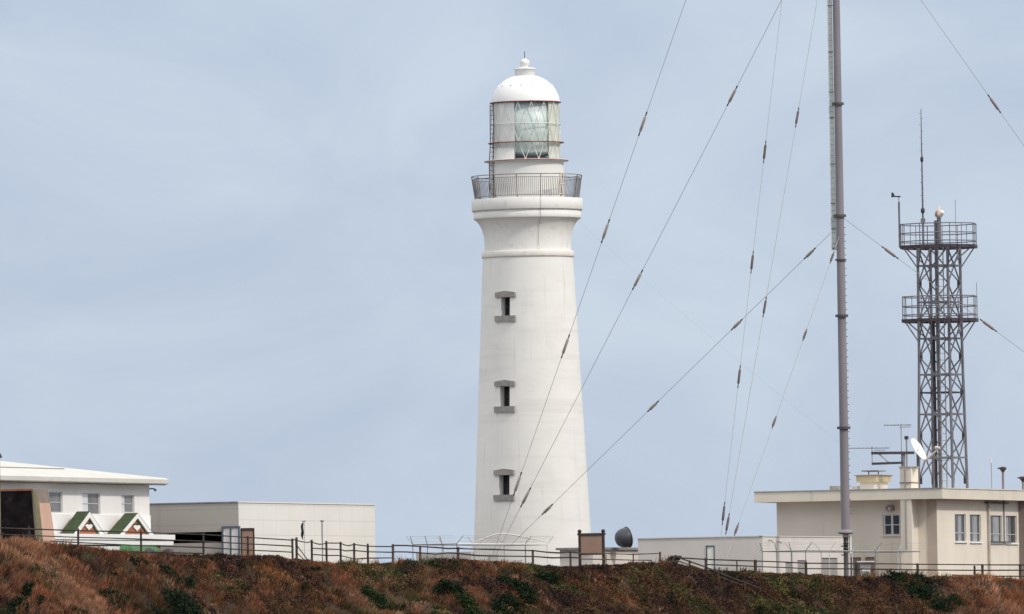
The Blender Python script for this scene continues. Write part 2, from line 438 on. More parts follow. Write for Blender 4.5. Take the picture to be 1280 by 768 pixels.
xs = np.concatenate([np.linspace(-400, -60, 24, endpoint=False), np.linspace(-60, -34, 40, endpoint=False), np.arange(-34, 34, 0.25),
                     np.linspace(34, 60, 40, endpoint=False), np.linspace(60, 400, 24)])
ys = np.concatenate([np.array([-60, 0, 30, 45, 60, 90, 199, 201, 300, 500, 520]), np.linspace(525, 532, 12, endpoint=False),
                     np.arange(532, 546, 0.22), np.linspace(546, 700, 40), np.linspace(705, 800, 10)])
gx, gy = np.meshgrid(xs, ys)
gz = terr(gx, gy)
nx, ny = len(xs), len(ys)
idx = np.arange(nx * ny).reshape(ny, nx)
fq = np.stack([idx[:-1, :-1], idx[:-1, 1:], idx[1:, 1:], idx[1:, :-1]], -1).reshape(-1, 4)
me = bpy.data.meshes.new('ground')
me.from_pydata(np.stack([gx, gy, gz], -1).reshape(-1, 3).tolist(), [], fq.tolist())
me.polygons.foreach_set('use_smooth', [True] * len(fq))
M['soil'] = mat('dry_soil', (0.062, 0.037, 0.025), 0.95, 0.45, 1.1, bump=0.8, bscale=5, streak=[((0.05, 0.055, 0.022), 0.35, 1.0, 0.52, 0.8)])
me.materials.append(M['soil'])
ground = bpy.data.objects.new('ground', me); COL.objects.link(ground); tag(ground, kind='structure')
sea = MB().add([(-15000, -2000, 0), (15000, -2000, 0), (15000, 30000, 0), (-15000, 30000, 0)], [(0, 1, 2, 3)])
M['sea'] = mat('sea_water', (0.03, 0.07, 0.09), 0.12, 0.2, 0.05, bump=0.6, bscale=0.4, spec=0.5)
tag(sea.build('sea', M['sea']), kind='structure')

def tz(x, y): return float(terr(np.array([x]), np.array([y]))[0])

def hit(px, py):                             # where the line of sight through a pixel meets the slope
    v = ray(px, py); v = v / v.y
    yy = np.arange(525, 546, 0.05)
    zz = CAMP.z + v.z * yy; xx = v.x * yy
    below = np.nonzero(terr(xx, yy) > zz)[0]
    i = below[0] if len(below) else np.argmax(terr(xx, yy) - zz)
    return V((xx[i], yy[i], zz[i]))

def quads_mesh(name, verts, cols, material):  # verts (n,4,3), cols (n,3)
    n = len(verts)
    me = bpy.data.meshes.new(name)
    me.vertices.add(n * 4); me.loops.add(n * 4); me.polygons.add(n)
    me.vertices.foreach_set('co', verts.astype(np.float32).reshape(-1))
    me.loops.foreach_set('vertex_index', np.arange(n * 4, dtype=np.int32))
    me.polygons.foreach_set('loop_start', np.arange(0, n * 4, 4, dtype=np.int32))
    at_ = me.attributes.new('tone', 'FLOAT_COLOR', 'FACE')
    c4 = np.ones((n, 4), np.float32); c4[:, :3] = cols
    at_.data.foreach_set('color', c4.reshape(-1))
    me.materials.append(material)
    me.update(calc_edges=True); me.validate()
    o = bpy.data.objects.new(name, me); COL.objects.link(o)
    return o

M['blade'] = attr_mat('dry_blades'); M['leaf'] = attr_mat('leaves', 0.8)
rng = np.random.default_rng(11)
TONES = np.array([(.345, .145, .078), (.430, .235, .142), (.190, .086, .050), (.070, .036, .023), (.105, .080, .032), (.042, .050, .020), (.285, .125, .050), (.150, .125, .040)])
#                  red brown          tan                brown              dark brown         olive              green              orange brown       yellow green
def region_weights(px):
    kx = np.array([-200, 0, 150, 190, 330, 600, 700, 840, 900, 1150, 1200, 1240, 1500.])
    tb = np.array([
        (.46, .26, .16, .08, .02, .01, .08, .00), (.46, .28, .16, .08, .02, .01, .08, .00), (.40, .18, .20, .12, .05, .03, .10, .00),
        (.18, .08, .26, .24, .16, .06, .10, .02), (.16, .08, .28, .24, .18, .04, .12, .02), (.15, .06, .24, .28, .18, .05, .14, .02),
        (.06, .05, .22, .30, .22, .07, .14, .05), (.05, .03, .20, .34, .22, .08, .10, .06), (.04, .03, .18, .26, .28, .12, .12, .12),
        (.06, .05, .20, .30, .26, .10, .12, .06), (.40, .22, .22, .10, .02, .01, .10, .00), (.50, .24, .16, .06, .01, .00, .08, .00), (.50, .24, .16, .06, .01, .0, .08, 0)])
    return np.stack([np.interp(px, kx, tb[:, i]) for i in range(8)], -1)

def scatter(n, ylo=533.5, yhi=544.6):
    x = rng.uniform(-34, 34, n); y = yhi - (yhi - ylo) * rng.uniform(0, 1, n) ** 0.9
    return x, y

def tones(x, y):
    n = len(x)
    px = 640 + x * FPX / 540.0
    wt = region_weights(px)
    a, b = along(x, y)
    for i in range(8):                        # each kind of growth has its own patches
        wt[:, i] *= (0.04 + np.clip((vnoise(a * .20 + 17 * i, b * .70 + 5 * i, 20 + i) - .32) * 2.6, 0, 2) ** 2.6) * (0.5 + 1.0 * vnoise(a * .7 + i * 7, b * 2.2, 40 + i))
    wt = wt.cumsum(1); wt /= wt[:, -1:]
    k = (rng.uniform(0, 1, n)[:, None] > wt).sum(1).clip(0, 7)
    c = TONES[k] * (0.86 + 0.28 * rng.uniform(0, 1, n)[:, None])
    return c, k, px

def blades(x, y, c, h, lean):
    n = len(x)
    z = terr(x, y) - .02
    lean = lean / np.linalg.norm(lean, axis=1)[:, None]
    p0 = np.stack([x, y, z], -1); p1 = p0 + lean * h[:, None]
    ang = rng.normal(0, .7, n); wv = np.stack([np.cos(ang), np.sin(ang), np.zeros(n)], -1)
    wd = (.010 + .016 * rng.uniform(0, 1, n))[:, None]
    return np.stack([p0 - wv * wd, p0 + wv * wd, p1 + wv * wd * .35, p1 - wv * wd * .35], 1)

def make_grass(nt_, per, nfill):
    # tussocks combed by the wind, right and down the slope, with dark gaps between them
    x, y = scatter(nt_)
    c, k, px = tones(x, y)
    a, b = along(x, y)
    c = c * (.62 + .70 * vnoise(a * .5, b * 1.6, 91) + .30 * rng.uniform(0, 1, nt_))[:, None]
    tall = np.interp(px, [-100, 0, 150, 190, 600, 1150, 1200, 1300], [1.1, 1.1, 1.0, .74, .68, .58, 1.0, 1.1])
    rad = rng.uniform(.16, .40, nt_); hh = rng.uniform(.22, .52, nt_) * tall * (.6 + .8 * vnoise(a * .8, b * 1.9, 77))
    crest = np.clip((YC + .6 - y) / 1.2, .60, 1); hh *= crest
    R = lambda t: np.repeat(t, per, 0)
    n = nt_ * per
    rr_ = np.sqrt(rng.uniform(0, 1, n)); th = rng.uniform(0, 2 * math.pi, n)
    ox, oy = rr_ * np.cos(th), rr_ * np.sin(th)
    # stretched along the wind
    ex, ey = ox * 1.5, oy * .8
    dx = (ex * .8 + ey * .6) * R(rad); dy = (-ex * .6 + ey * .8) * R(rad)
    h = R(hh) * (1 - .55 * rr_ ** 2) * rng.uniform(.7, 1.25, n)
    lean = np.stack([.55 + ox * .45 + rng.normal(0, .22, n), -.45 + oy * .45 + rng.normal(0, .22, n), np.ones(n)], -1)
    q1 = blades(R(x) + dx, R(y) + dy, None, h, lean)
    c1 = R(c) * (.82 + .36 * rng.uniform(0, 1, n)[:, None])
    x, y = scatter(nfill); c2, k, px = tones(x, y)
    h = rng.uniform(.06, .20, nfill)
    lean = np.stack([.5 + rng.normal(0, .5, nfill), -.4 + rng.normal(0, .5, nfill), np.ones(nfill)], -1)
    q2 = blades(x, y, None, h, lean)
    # taller tufts along the cliff edge, standing against the walls behind
    nc = 150; x = rng.uniform(-33, 33, nc); y = rng.uniform(542.5, 543.7, nc); c3, k, px = tones(x, y)
    g = vnoise(x * .35, y * 0 + 3, 95); ht = rng.uniform(.18, .34, nc) * (.4 + 1.5 * np.clip(g - .25, 0, 1))
    m_ = 34; X = np.repeat(x, m_) + rng.normal(0, .16, nc * m_); Y = np.repeat(y, m_) + rng.normal(0, .10, nc * m_)
    lean = np.stack([.30 + rng.normal(0, .35, nc * m_), rng.normal(0, .3, nc * m_), np.ones(nc * m_)], -1)
    q3 = blades(X, Y, None, np.repeat(ht, m_) * rng.uniform(.6, 1.5, nc * m_), lean)
    return np.concatenate([q1, q2, q3]), np.concatenate([c1, c2 * .8, np.repeat(c3, m_, 0) * .9])
q, c = make_grass(7200, 46, 60000)
o = quads_mesh('dry_grass', q, c, M['blade']); tag(o, 'reddish brown dry grass covering the windswept cliff slope', 'grass', kind='stuff')

def leaves(p, lo, hi):
    n = len(p)
    u = rng.normal(0, 1, (n, 3)); u /= np.linalg.norm(u, axis=1)[:, None]
    v = np.cross(u, rng.normal(0, 1, (n, 3))); v /= np.linalg.norm(v, axis=1)[:, None]
    s = rng.uniform(lo, hi, n)[:, None]
    return np.stack([p - u * s * 1.5, p - v * s * .7, p + u * s * 1.5, p + v * s * .7], 1)

def make_cover(nh, per):                      # low leafy hummocks of scrub between the grass
    x, y = scatter(nh)
    a, b = along(x, y); px = 640 + x * FPX / 540.0
    dens = np.interp(px, [0, 170, 200, 600, 700, 1150, 1195, 1280], [.06, .10, .26, .32, .70, .66, .10, .04])
    nn = vnoise(a * .40 + 3, b * .9, 61) * .65 + vnoise(a * 1.1, b * 2.0, 62) * .35
    keep = nn + rng.normal(0, .08, nh) > (1 - dens) * .80
    x, y, px, a, b = (t[keep] for t in (x, y, px, a, b)); nh = len(x)
    pal = np.array([(.046, .027, .025), (.080, .042, .034), (.120, .062, .032), (.100, .082, .034), (.046, .058, .022), (.150, .132, .045), (.028, .030, .018)])
    sel = vnoise(a * .32 + 9, b * .9 + 2, 71) * 5.6 - .8 + rng.uniform(-.6, 1.2, nh) + np.interp(px, [0, 600, 840, 960, 1150], [.2, 0, -.2, .9, .4])
    ki = np.clip(np.floor(sel), 0, 6).astype(int)
    c = pal[ki] * rng.uniform(.75, 1.25, nh)[:, None]
    rad = rng.uniform(.18, .52, nh); hh = rng.uniform(.10, .36, nh) * np.clip((YC + .3 - y) / 1.2, .35, 1)
    R = lambda t: np.repeat(t, per, 0); n = nh * per
    th = rng.uniform(0, 2 * math.pi, n); rr_ = rng.uniform(0, 1, n) ** .6
    ex, ey = rr_ * np.cos(th) * 1.4 * R(rad), rr_ * np.sin(th) * .8 * R(rad)
    X = R(x) + ex * .8 + ey * .6; Y = R(y) - ex * .6 + ey * .8
    Z = terr(X, Y) + R(hh) * np.sqrt(np.clip(1 - rr_ ** 2, 0, 1)) * rng.uniform(.55, 1.1, n) + .02
    q = leaves(np.stack([X, Y, Z], -1), .026, .060)
    return q, R(c) * (.82 + .36 * rng.uniform(0, 1, n)[:, None])
q, c = make_cover(6500, 75)
o = quads_mesh('ground_cover', q, c, M['leaf']); tag(o, 'low purple brown and olive scrub creeping over the cliff slope', 'ground cover', kind='stuff')

# ------------------------------------------------------------------ lighthouse
LY = 625.0; LS = m_px(LY)
LX = at(661, 384, LY).x
def lz(py): return at(655 + (py - 75) / 615 * 11, py, LY).z
lbase = tz(LX, LY) - 0.3
LH = thing('lighthouse', (LX, LY, lbase + .3), 'tall round white lighthouse with domed lantern standing behind the log fence', 'lighthouse')
def shaft_r(py): return (56.5 + (py - 322) * 0.0476) * LS
PB = 712
def shaft_rz(z):
    t = (lz(322) - z) / (lz(322) - lz(PB)); return (56.5 + t * (PB - 322) * 0.0476) * LS
WIN = [(373, 396), (484, 509), (594.5, 619)]
WA = RAD(-29.5); HW = RAD(6.1)
angs = [WA - HW, WA + HW]
k = 90
for i in range(1, k): angs.append(WA + HW + (2 * math.pi - 2 * HW) * i / k)
angs = sorted(angs); na = len(angs)
zl = sorted({lbase, lz(322), *[lz(y) for w_ in WIN for y in w_], *[lbase + 2.0 * i for i in range(1, 10) if lbase + 2 * i < lz(322) - .5]})
sh = MB(); vs = []; fs = []
for z in zl:
    r = shaft_rz(z)
    for t in angs: vs.append((LX + r * math.sin(t), LY - r * math.cos(t), z))
for i in range(len(zl) - 1):
    zm = (zl[i] + zl[i + 1]) / 2
    inwin = any(lz(y1) < zm < lz(y0) for y0, y1 in WIN)
    for j in range(na):
        if inwin and j == angs.index(WA - HW): continue
        j2 = (j + 1) % na
        fs.append((i * na + j, i * na + j2, (i + 1) * na + j2, (i + 1) * na + j))
sh.add(vs, fs, True)
shaft = sh.build('shaft', M['tower_white'], LH)
wn = V((math.sin(WA), -math.cos(WA), 0)); wt = V((math.cos(WA), math.sin(WA), 0)); LC = V((LX, LY, 0))
for (y0, y1) in WIN:
    za, zb = lz(y1), lz(y0); rm = shaft_rz((za + zb) / 2); hw = rm * math.sin(HW)
    # embrasure: sides, soffit, sloping bottom
    mb = MB()
    def cp(s, z, d): return LC + wn * (shaft_rz(z) * math.cos(HW) - d) + wt * s + UP * z
    D = .62
    mb.quad(cp(-hw, za, 0), cp(-hw, za, D), cp(-hw, zb, D), cp(-hw, zb, 0))
    mb.quad(cp(hw, za, 0), cp(hw, za, D), cp(hw, zb, D), cp(hw, zb, 0))
    mb.quad(cp(-hw, zb, 0), cp(-hw, zb, D), cp(hw, zb, D), cp(hw, zb, 0))
    mb.quad(cp(-hw, za, 0), cp(-hw, za, D), cp(hw, za, D), cp(hw, za, 0))
    wobj = mb.build('window', M['tower_white'], LH)
    pm = MB().quad(cp(-hw, za, D - .03), cp(hw, za, D - .03), cp(hw, zb, D - .03), cp(-hw, zb, D - .03)); pm.build('pane', M['dark_pane'], wobj)
    fm = MB()
    for s in (-hw + .04, hw - .04, 0): fm.bar(cp(s, za, D - .06), cp(s, zb, D - .06), .05)
    fm.bar(cp(-hw, (za + zb) / 2, D - .065), cp(hw, (za + zb) / 2, D - .065), .045)
    fm.build('frame', M['dark_iron'], wobj)
    def stone(zlo, zhi, half, peak):
        r0 = shaft_rz((zlo + zhi) / 2); q = MB(); f = LC + wn * (r0 + .10); bk = -wn * .42
        poly = [f + wt * -half + UP * zlo, f + wt * half + UP * zlo, f + wt * half + UP * zhi]
        if peak: poly.append(f + UP * (zhi + peak))
        poly.append(f + wt * -half + UP * zhi)
        return q.prism(poly, bk)
    stone(zb, zb + 6.0 * LS, .74, 2.0 * LS).build('lintel', M['stone_grey'], wobj)
    stone(za - 7.5 * LS, za, .75, 0).build('sill', M['stone_grey'], wobj)

def px_prof(pr): return [(r * LS, lz(y)) for r, y in pr]
MB().lathe(px_prof([(55, 323), (57.6, 322.5), (58.0, 321.5), (58.0, 315.6), (57.4, 315), (54, 314.5)]), LX, LY, 96).build('belt_course', M['belt_white'], LH)
MB().lathe(px_prof([(54.3, 315), (54.1, 309), (54.2, 302), (54.8, 296), (56.0, 290), (57.8, 285), (60.2, 280.5), (63.2, 276.6), (66.0, 274.6)]), LX, LY, 96).build('flared_capital', M['capital_white'], LH)
MB().lathe(px_prof([(62, 274.8), (66.9, 274.4), (67.3, 273.5), (67.3, 264.2), (60, 264)]), LX, LY, 96).build('cornice', M['tower_white'], LH)
MB().lathe(px_prof([(60, 264.4), (68.9, 264.1), (69.5, 263), (69.5, 250.5), (68.8, 249.6), (30, 249)]), LX, LY, 96).build('gallery_slab', M['capital_white'], LH)
# seam cable running down cornice and capital
ca = RAD(14)
MB().tube([V((LX + (r * LS + .005) * math.sin(ca), LY - (r * LS + .005) * math.cos(ca), lz(y))) for r, y in
           [(70, 250), (70, 263.5), (68, 265), (68, 274), (63.5, 277), (58.2, 285), (55.2, 296), (54.5, 309)]], .011, 6).build('seam_cable', M['galv'], LH)
# gallery railing
def ring_pts(r, z, a0=0, a1=2 * math.pi, n=96): return [V((LX + r * math.sin(a0 + (a1 - a0) * i / n), LY - r * math.cos(a0 + (a1 - a0) * i / n), z)) for i in range(n + 1)]
zr0, zr1 = lz(246.5), lz(220.5)
rr0, rr1 = 65.3 * LS, 69.0 * LS
def rr(t): return rr0 + (rr1 - rr0) * t
rl = MB(); rl.tube(ring_pts(rr1, zr1), .030, 6).tube(ring_pts(rr(.88), zr0 + (zr1 - zr0) * .86), .018, 6).tube(ring_pts(rr0, zr0), .024, 6)
railing = rl.build('gallery_railing', M['rail_grey'], LH)
bl = MB()
for i in range(168):
    a = 2 * math.pi * i / 168; c_, s_ = math.cos(a), math.sin(a)
    bl.bar((LX + rr0 * s_, LY - rr0 * c_, zr0), (LX + rr(.88) * s_, LY - rr(.88) * c_, zr0 + (zr1 - zr0) * .86), .036)
o = bl.build('baluster', M['rail_grey'], railing); tag(o, kind='stuff')
for i in range(14):
    a = RAD(-88) + 2 * math.pi * i / 14; c_, s_ = math.cos(a), math.sin(a)
    MB().tube([(LX + (rr0 - .02) * s_, LY - (rr0 - .02) * c_, lz(249)), (LX + rr1 * s_, LY - rr1 * c_, zr1)], .030, 6).build('rail_post', M['dark_iron'], railing)
gt = MB()
for a in (36.5, 44.5):
    c_, s_ = math.cos(RAD(a)), math.sin(RAD(a)); r = rr1 + .05
    gt.tube([(LX + (rr0 + .05) * s_, LY - (rr0 + .05) * c_, lz(248)), (LX + r * s_, LY - r * c_, lz(218.5))], .045, 6)
for t in (.04, .5, .96):
    gt.tube(ring_pts(rr(t) + .05, zr0 + (zr1 - zr0) * t, RAD(36.5), RAD(44.5), 4), .035, 6)
gt.build('rail_gate', M['rust_white'], LH)
# service drum, lantern, dome
MB().lathe(px_prof([(47.2, 249.3), (46.9, 247), (46.6, 203)]), LX, LY, 72).build('service_drum', M['tower_white'], LH)
cat_ = MB().lathe(px_prof([(46, 203.2), (51.6, 202.8), (52, 202.2), (52, 201.0), (43, 200.6)]), LX, LY, 72).build('catwalk', M['tower_white'], LH)
MB().tube(ring_pts(52.2 * LS, lz(202), n=72), .035, 6).build('rim', M['rust_red'], cat_)
LR = 43.0 * LS
NB = 16; tiers = [200.8, 179.2, 156.2, 129.2]
gb = MB()
for ti in range(3):
    z0, z1 = lz(tiers[ti]), lz(tiers[ti + 1]); off = .5 * (ti % 2)
    for i in range(NB):
        a = RAD(-1.5) + 2 * math.pi * (i + off) / NB
        for sgn in (-.5, .5):
            b_ = a + sgn * 2 * math.pi / NB
            gb.tube([(LX + LR * math.sin(a + (b_ - a) * u_), LY - LR * math.cos(a + (b_ - a) * u_), z0 + (z1 - z0) * u_) for u_ in (0, .5, 1)], .023, 5)
bars = gb.build('glazing_bars', M['bar_white'], LH)
MB().lathe([(LR - .03, lz(200.8)), (LR - .03, lz(129.0))], LX, LY, 64).build('lantern_glass', M['glass_lantern'], LH)
MB().tube(ring_pts(LR + .03, lz(156.2), n=64), .028, 6).build('upper_ring', M['bar_white'], LH)
MB().lathe(px_prof([(43, 179.9), (47.7, 179.6), (47.7, 178.8), (43, 178.6)]), LX, LY, 64).build('middle_ring', M['rust_red'], LH)
MB().lathe(px_prof([(38, 200.6), (38, 198.6), (0.1, 198.4)]), LX, LY, 48).build('lantern_floor', M['dark_iron'], LH)
lens = MB().lathe(px_prof([(20, 198.2), (35, 193.6), (37.4, 191.5), (38, 160), (38, 131), (10, 130)]), LX, LY, 64).build('lens', M['lens'], LH)
MB().lathe(px_prof([(24, 198.4), (24, 195), (20, 194)]), LX, LY, 32).build('lens_base', M['black'], lens)
MB().lathe([(LR - .10, lz(200)), (LR - .10, lz(130))], LX, LY, 24, RAD(-92), RAD(-20)).build('curtain', M['curtain'], LH)
MB().lathe([(LR - .10, lz(200)), (LR - .10, lz(130))], LX, LY, 24, RAD(44), RAD(97)).build('curtain', M['curtain_lit'], LH)
dome = MB().lathe(px_prof([(43.4, 128.6), (43.2, 127.0), (42.5, 123), (41, 118.5), (38.6, 113.5), (35.4, 109), (31.5, 104.8), (27, 101.2), (22, 98.3), (17, 96.2), (13, 95.1)]), LX, LY, 72).build('dome', M['dome_white'], LH)
MB().lathe(px_prof([(40, 129.4), (44.6, 129.2), (44.9, 128.4), (43, 128.0)]), LX, LY, 72).build('rim', M['rust_red'], dome)
for i in range(16):
    a = RAD(-8 + 22.5 * i); p = V((LX + 35.0 * LS * math.sin(a), LY - 35.0 * LS * math.cos(a), lz(108.2))); rd = V((math.sin(a), -math.cos(a), 0))
    MB().tube([p - rd * .1, p + rd * .035 - UP * .02], .060, 8).build('vent_cap', M['tower_white'], dome)
vt = MB().lathe(px_prof([(12.4, 96.5), (12.4, 87.6), (13.6, 87.2), (13.6, 86), (12, 85.4), (5, 84.4), (3.9, 83.6), (3.9, 82.6), (5.3, 81.6), (6.0, 80), (6.0, 77.6), (5.2, 76), (3.4, 75), (2.6, 74.4), (2.0, 73.6), (0.01, 73.2)]), LX, LY, 32).build('roof_vent', M['tower_white'], LH)
MB().tube([(LX, LY, lz(74)), (LX, LY, lz(64.8))], .028, 6).build('lightning_rod', M['dark_iron'], vt)
# ladder on the left of the lantern
ld = MB()
for a in (-74, -60):
    s_, c_ = math.sin(RAD(a)), math.cos(RAD(a))
    ld.tube([(LX + 46.0 * LS * s_, LY - 46.0 * LS * c_, lz(131)), (LX + 46.5 * LS * s_, LY - 46.5 * LS * c_, lz(180)), (LX + 48.3 * LS * s_, LY - 48.3 * LS * c_, lz(205)), (LX + 48.3 * LS * s_, LY - 48.3 * LS * c_, lz(248.5))], .034, 6)
z = lz(248)
while z < lz(131):
    r = (46.0 if z > lz(180) else 46.4 if z > lz(200) else 48.3) * LS
    ld.tube([(LX + r * math.sin(RAD(a)), LY - r * math.cos(RAD(a)), z) for a in (-74, -67, -60)], .018, 5)
    z += .30
ld.build('ladder', M['dark_iron'], LH)
MB().lathe(px_prof([(44, 200.5), (44, 187), (43.2, 186.6)]), LX, LY, 18, RAD(-94), RAD(-20)).build('lantern_skirt', M['tower_white'], LH)

# ------------------------------------------------------------------ white building on the left
A = at(187, 640, 600)
pR = Plane(A, U, NR)
s_near = pR.sz(-70, 640)[0]
def lrect(x0, y0, x1, y1): return pR.rect(x0, y0, x1, y1)
zt = pR.sz(187, 607)[1]; g0 = tz(A.x, A.y) - .5
root = thing('white_house', (A.x, A.y, g0 + .5), 'white rendered house with hipped white roof and two green heart gables', 'house')
wins = [(58, 615, 78.5, 641), (103, 616.5, 125.5, 643), (152, 619, 168, 641)]
holes = [lrect(*r) for r in wins]
mb = MB(); wall(mb, pR, s_near, 0, g0, zt, holes)
DEP = 9.5
B0 = pR.P(s_near, 0); B1 = pR.P(0, 0)
for (p, q) in ((B1, B1 + W * DEP), (B1 + W * DEP, B0 + W * DEP), (B0 + W * DEP, B0)):
    mb.quad(V((p.x, p.y, g0)), V((q.x, q.y, g0)), V((q.x, q.y, zt)), V((p.x, p.y, zt)))
mb.build('wall', M['wall_white'], root)
for h, sp in zip(holes, (.28, .40, .36)):
    window(root, pR, h, M['alu'], M['grey_pane'], nv=0, nh=1, bar=.06, split=(sp, M['white_pane']))
# hipped roof with a rounded deep eave
OV = .95; EZ = zt + .02
def ring(o_, z): 
    c = [pR.P(0 + o_, z, o_), pR.P(0 + o_, z, -DEP - o_), pR.P(s_near - o_, z, -DEP - o_), pR.P(s_near - o_, z, o_)]
    return c
rf = MB(); lv = [ring(-.1, EZ), ring(OV - .14, EZ), ring(OV, EZ + .08), ring(OV, EZ + .33), ring(OV - .14, EZ + .42)]
rv = [p for r_ in lv for p in r_]
rfs = []
for i in range(len(lv) - 1):
    for j in range(4): rfs.append((i * 4 + j, i * 4 + (j + 1) % 4, (i + 1) * 4 + (j + 1) % 4, (i + 1) * 4 + j))
b = len(lv) * 4 - 4
r0 = pR.P(-15.0, EZ + 1.55, -DEP / 2); r1 = pR.P(s_near + 12, EZ + 1.55, -DEP / 2)
rv += [r0, r1]
rfs += [(b, b + 1, b + 4), (b + 1, b + 2, b + 5, b + 4), (b + 2, b + 3, b + 5), (b + 3, b, b + 4, b + 5)]
roof = rf.add(rv, rfs).build('roof', M['roof_white'], root)
MB().tube([r0 + UP * .03, r1 + UP * .03], .12, 6).build('ridge_cap', M['rail_grey'], roof)
MB().tube([pR.P(s_near - .5, EZ + .02, OV - .18), pR.P(OV - .2, EZ + .02, OV - .18)], .05, 6).build('gutter', M['dark_iron'], roof)
st = MB()
for (f0, f1, d) in ((.30, .72, .45), (.52, .86, .68)):
    st.tube([pR.P(s_near * f1, EZ + .42 + 1.13 * d + .015, OV - .14 - (DEP / 2 + OV - .14) * d), pR.P(s_near * f0, EZ + .42 + 1.13 * d + .015, OV - .14 - (DEP / 2 + OV - .14) * d)], .045, 5)
st.build('snow_bar', M['rail_grey'], roof)
# wall lamp by the eave
l0 = pR.P(.03, pR.sz(187, 611)[1], 0)
MB().tube([l0, l0 + NR * .30 - UP * .02, l0 + NR * .42 - UP * .14], [.045, .045, .10], 8).build('wall_lamp', M['rail_grey'], root)
# lower porch: panelled band, canopy, two gables
pB = MB(); a_, b_, c_, d_ = lrect(60, 643.5, 187, 668); pR.slab(pB, a_, -.01, g0, d_, -.02, .07); pB.build('porch_wall', M['canopy_white'], root)
pC = pR.off(1.5)
a_, b_, c_, d_ = pC.rect(62, 666.5, 220, 680)
zc0, zc1 = pC.sz(150, 681)[1], pC.sz(150, 668)[1]
s_end = pC.sz(219, 674)[0]
cb = MB()
pC.slab(cb, a_, s_end, zc0 + .30, zc1, -1.43, 0); pC.slab(cb, a_, s_end - .1, zc0, zc0 + .27, -1.43, -.08)
canopy = cb.build('canopy', M['canopy_white'], root)
gr_ = MB(); pC.slab(gr_, a_, s_end - .05, zc0 + .27, zc0 + .30, -1.2, -.05); gr_.build('groove', M['rail_grey'], canopy)
pG = pR.off(1.30)
for (ax, ay, lx, rx, by) in ((110.0, 640.3, 90.5, 128, 667.0), (170.0, 642.3, 148.3, 190, 669.0)):
    sa, za = pG.sz(ax, ay); sl_, _ = pG.sz(lx, by); sr, _ = pG.sz(rx, by); zb = zc1 + .004
    BW = .64; bz = BW * (za - zb) / (sa - sl_)
    gm = MB(); gm.prism([pG.P(sl_ + BW - .05, zb), pG.P(sr - BW + .05, zb), pG.P(sa, za - bz + .04)], NR * -.62)
    gab = gm.build('gable', M['brown_board'], root)
    for (s0, g_) in ((sl_, 1), (sr, -1)):
        bb = MB()
        bb.prism([pG.P(s0, zb, .12), pG.P(s0 + g_ * BW, zb, .12), pG.P(sa, za - bz, .12), pG.P(sa, za, .12)], NR * -.115); bb.build('bargeboard', M['canopy_white'], gab)
        rb = MB()
        rb.prism([pG.P(s0 - g_ * .02, zb, .10), pG.P(sa, za + .006, .10), pG.P(sa, za + .05, .10), pG.P(s0 - g_ * .16, zb, .10)], NR * -.84)
        rb.build('green_roof', M['green_roof'], gab)
    tr = MB(); tr.prism([pG.P(sr - BW - .20, zb, .05), pG.P(sr - BW + .02, zb, .05), pG.P(sa, za - bz + .02, .05), pG.P(sa, za - bz - .16, .05)], NR * -.045); tr.build('inner_trim', M['green_roof'], gab)
    zh = zb + .33 * (za - zb); hs = sa - .02
    hp = []
    for i in range(24):
        t = 2 * math.pi * i / 24
        hx = 16 * math.sin(t) ** 3; hy = 13 * math.cos(t) - 5 * math.cos(2 * t) - 2 * math.cos(3 * t) - math.cos(4 * t)
        hp.append(pG.P(hs + hx * .034, zh + hy * .0128, .03))
    MB().prism(hp, NR * .05).build('heart', M['canopy_white'], gab)
    MB().tube([pG.P(hs - .66, zh + .20, .06), pG.P(hs + .66, zh + .20, .06)], .03, 5).build('heart_trim', M['green_roof'], gab)
# counter strip and posts under the canopy
a_, b_, c_, d_ = lrect(112, 682.5, 154, 687)
cs = MB(); pC.slab(cs, pC.sz(112, 684)[0], pC.sz(154, 684)[0], g0, pC.sz(133, 683)[1], -.5, -.2); cs.build('counter', M['canopy_white'], root)
bw = MB(); pC.slab(bw, pC.sz(195, 684)[0], pC.sz(206, 684)[0], g0, zc0 - .004, -.5, -.3); bw.build('porch_panel', M['brown_board'], root)

# green awning, old tyres
gq = pC.off(.5); s0, s1 = gq.sz(152, 686)[0], gq.sz(190, 686)[0]; z0, z1 = gq.sz(170, 691)[1], gq.sz(170, 681.5)[1]
t = thing('market_awning', gq.P(s0, z0 - .6, .6), 'small green awning low in front of the white porch canopy', 'awning')
am = MB(); am.hexa([gq.P(s0, z0, .7), gq.P(s1 + .1, z0, .7), gq.P(s1, z0, -.25), gq.P(s0, z0, -.25), gq.P(s0 + 1.0, z1, .25), gq.P(s1 - .2, z1, .25), gq.P(s1 - .2, z1, -.25), gq.P(s0 + .5, z1, -.25)]); am.build('cover', M['green_paint'], t)
for s in (s0 + .1, s1 - .1): MB().tube([gq.P(s, g0, .4), gq.P(s, z0 + .01, .4)], .035, 6).build('leg', M['galv'], t)

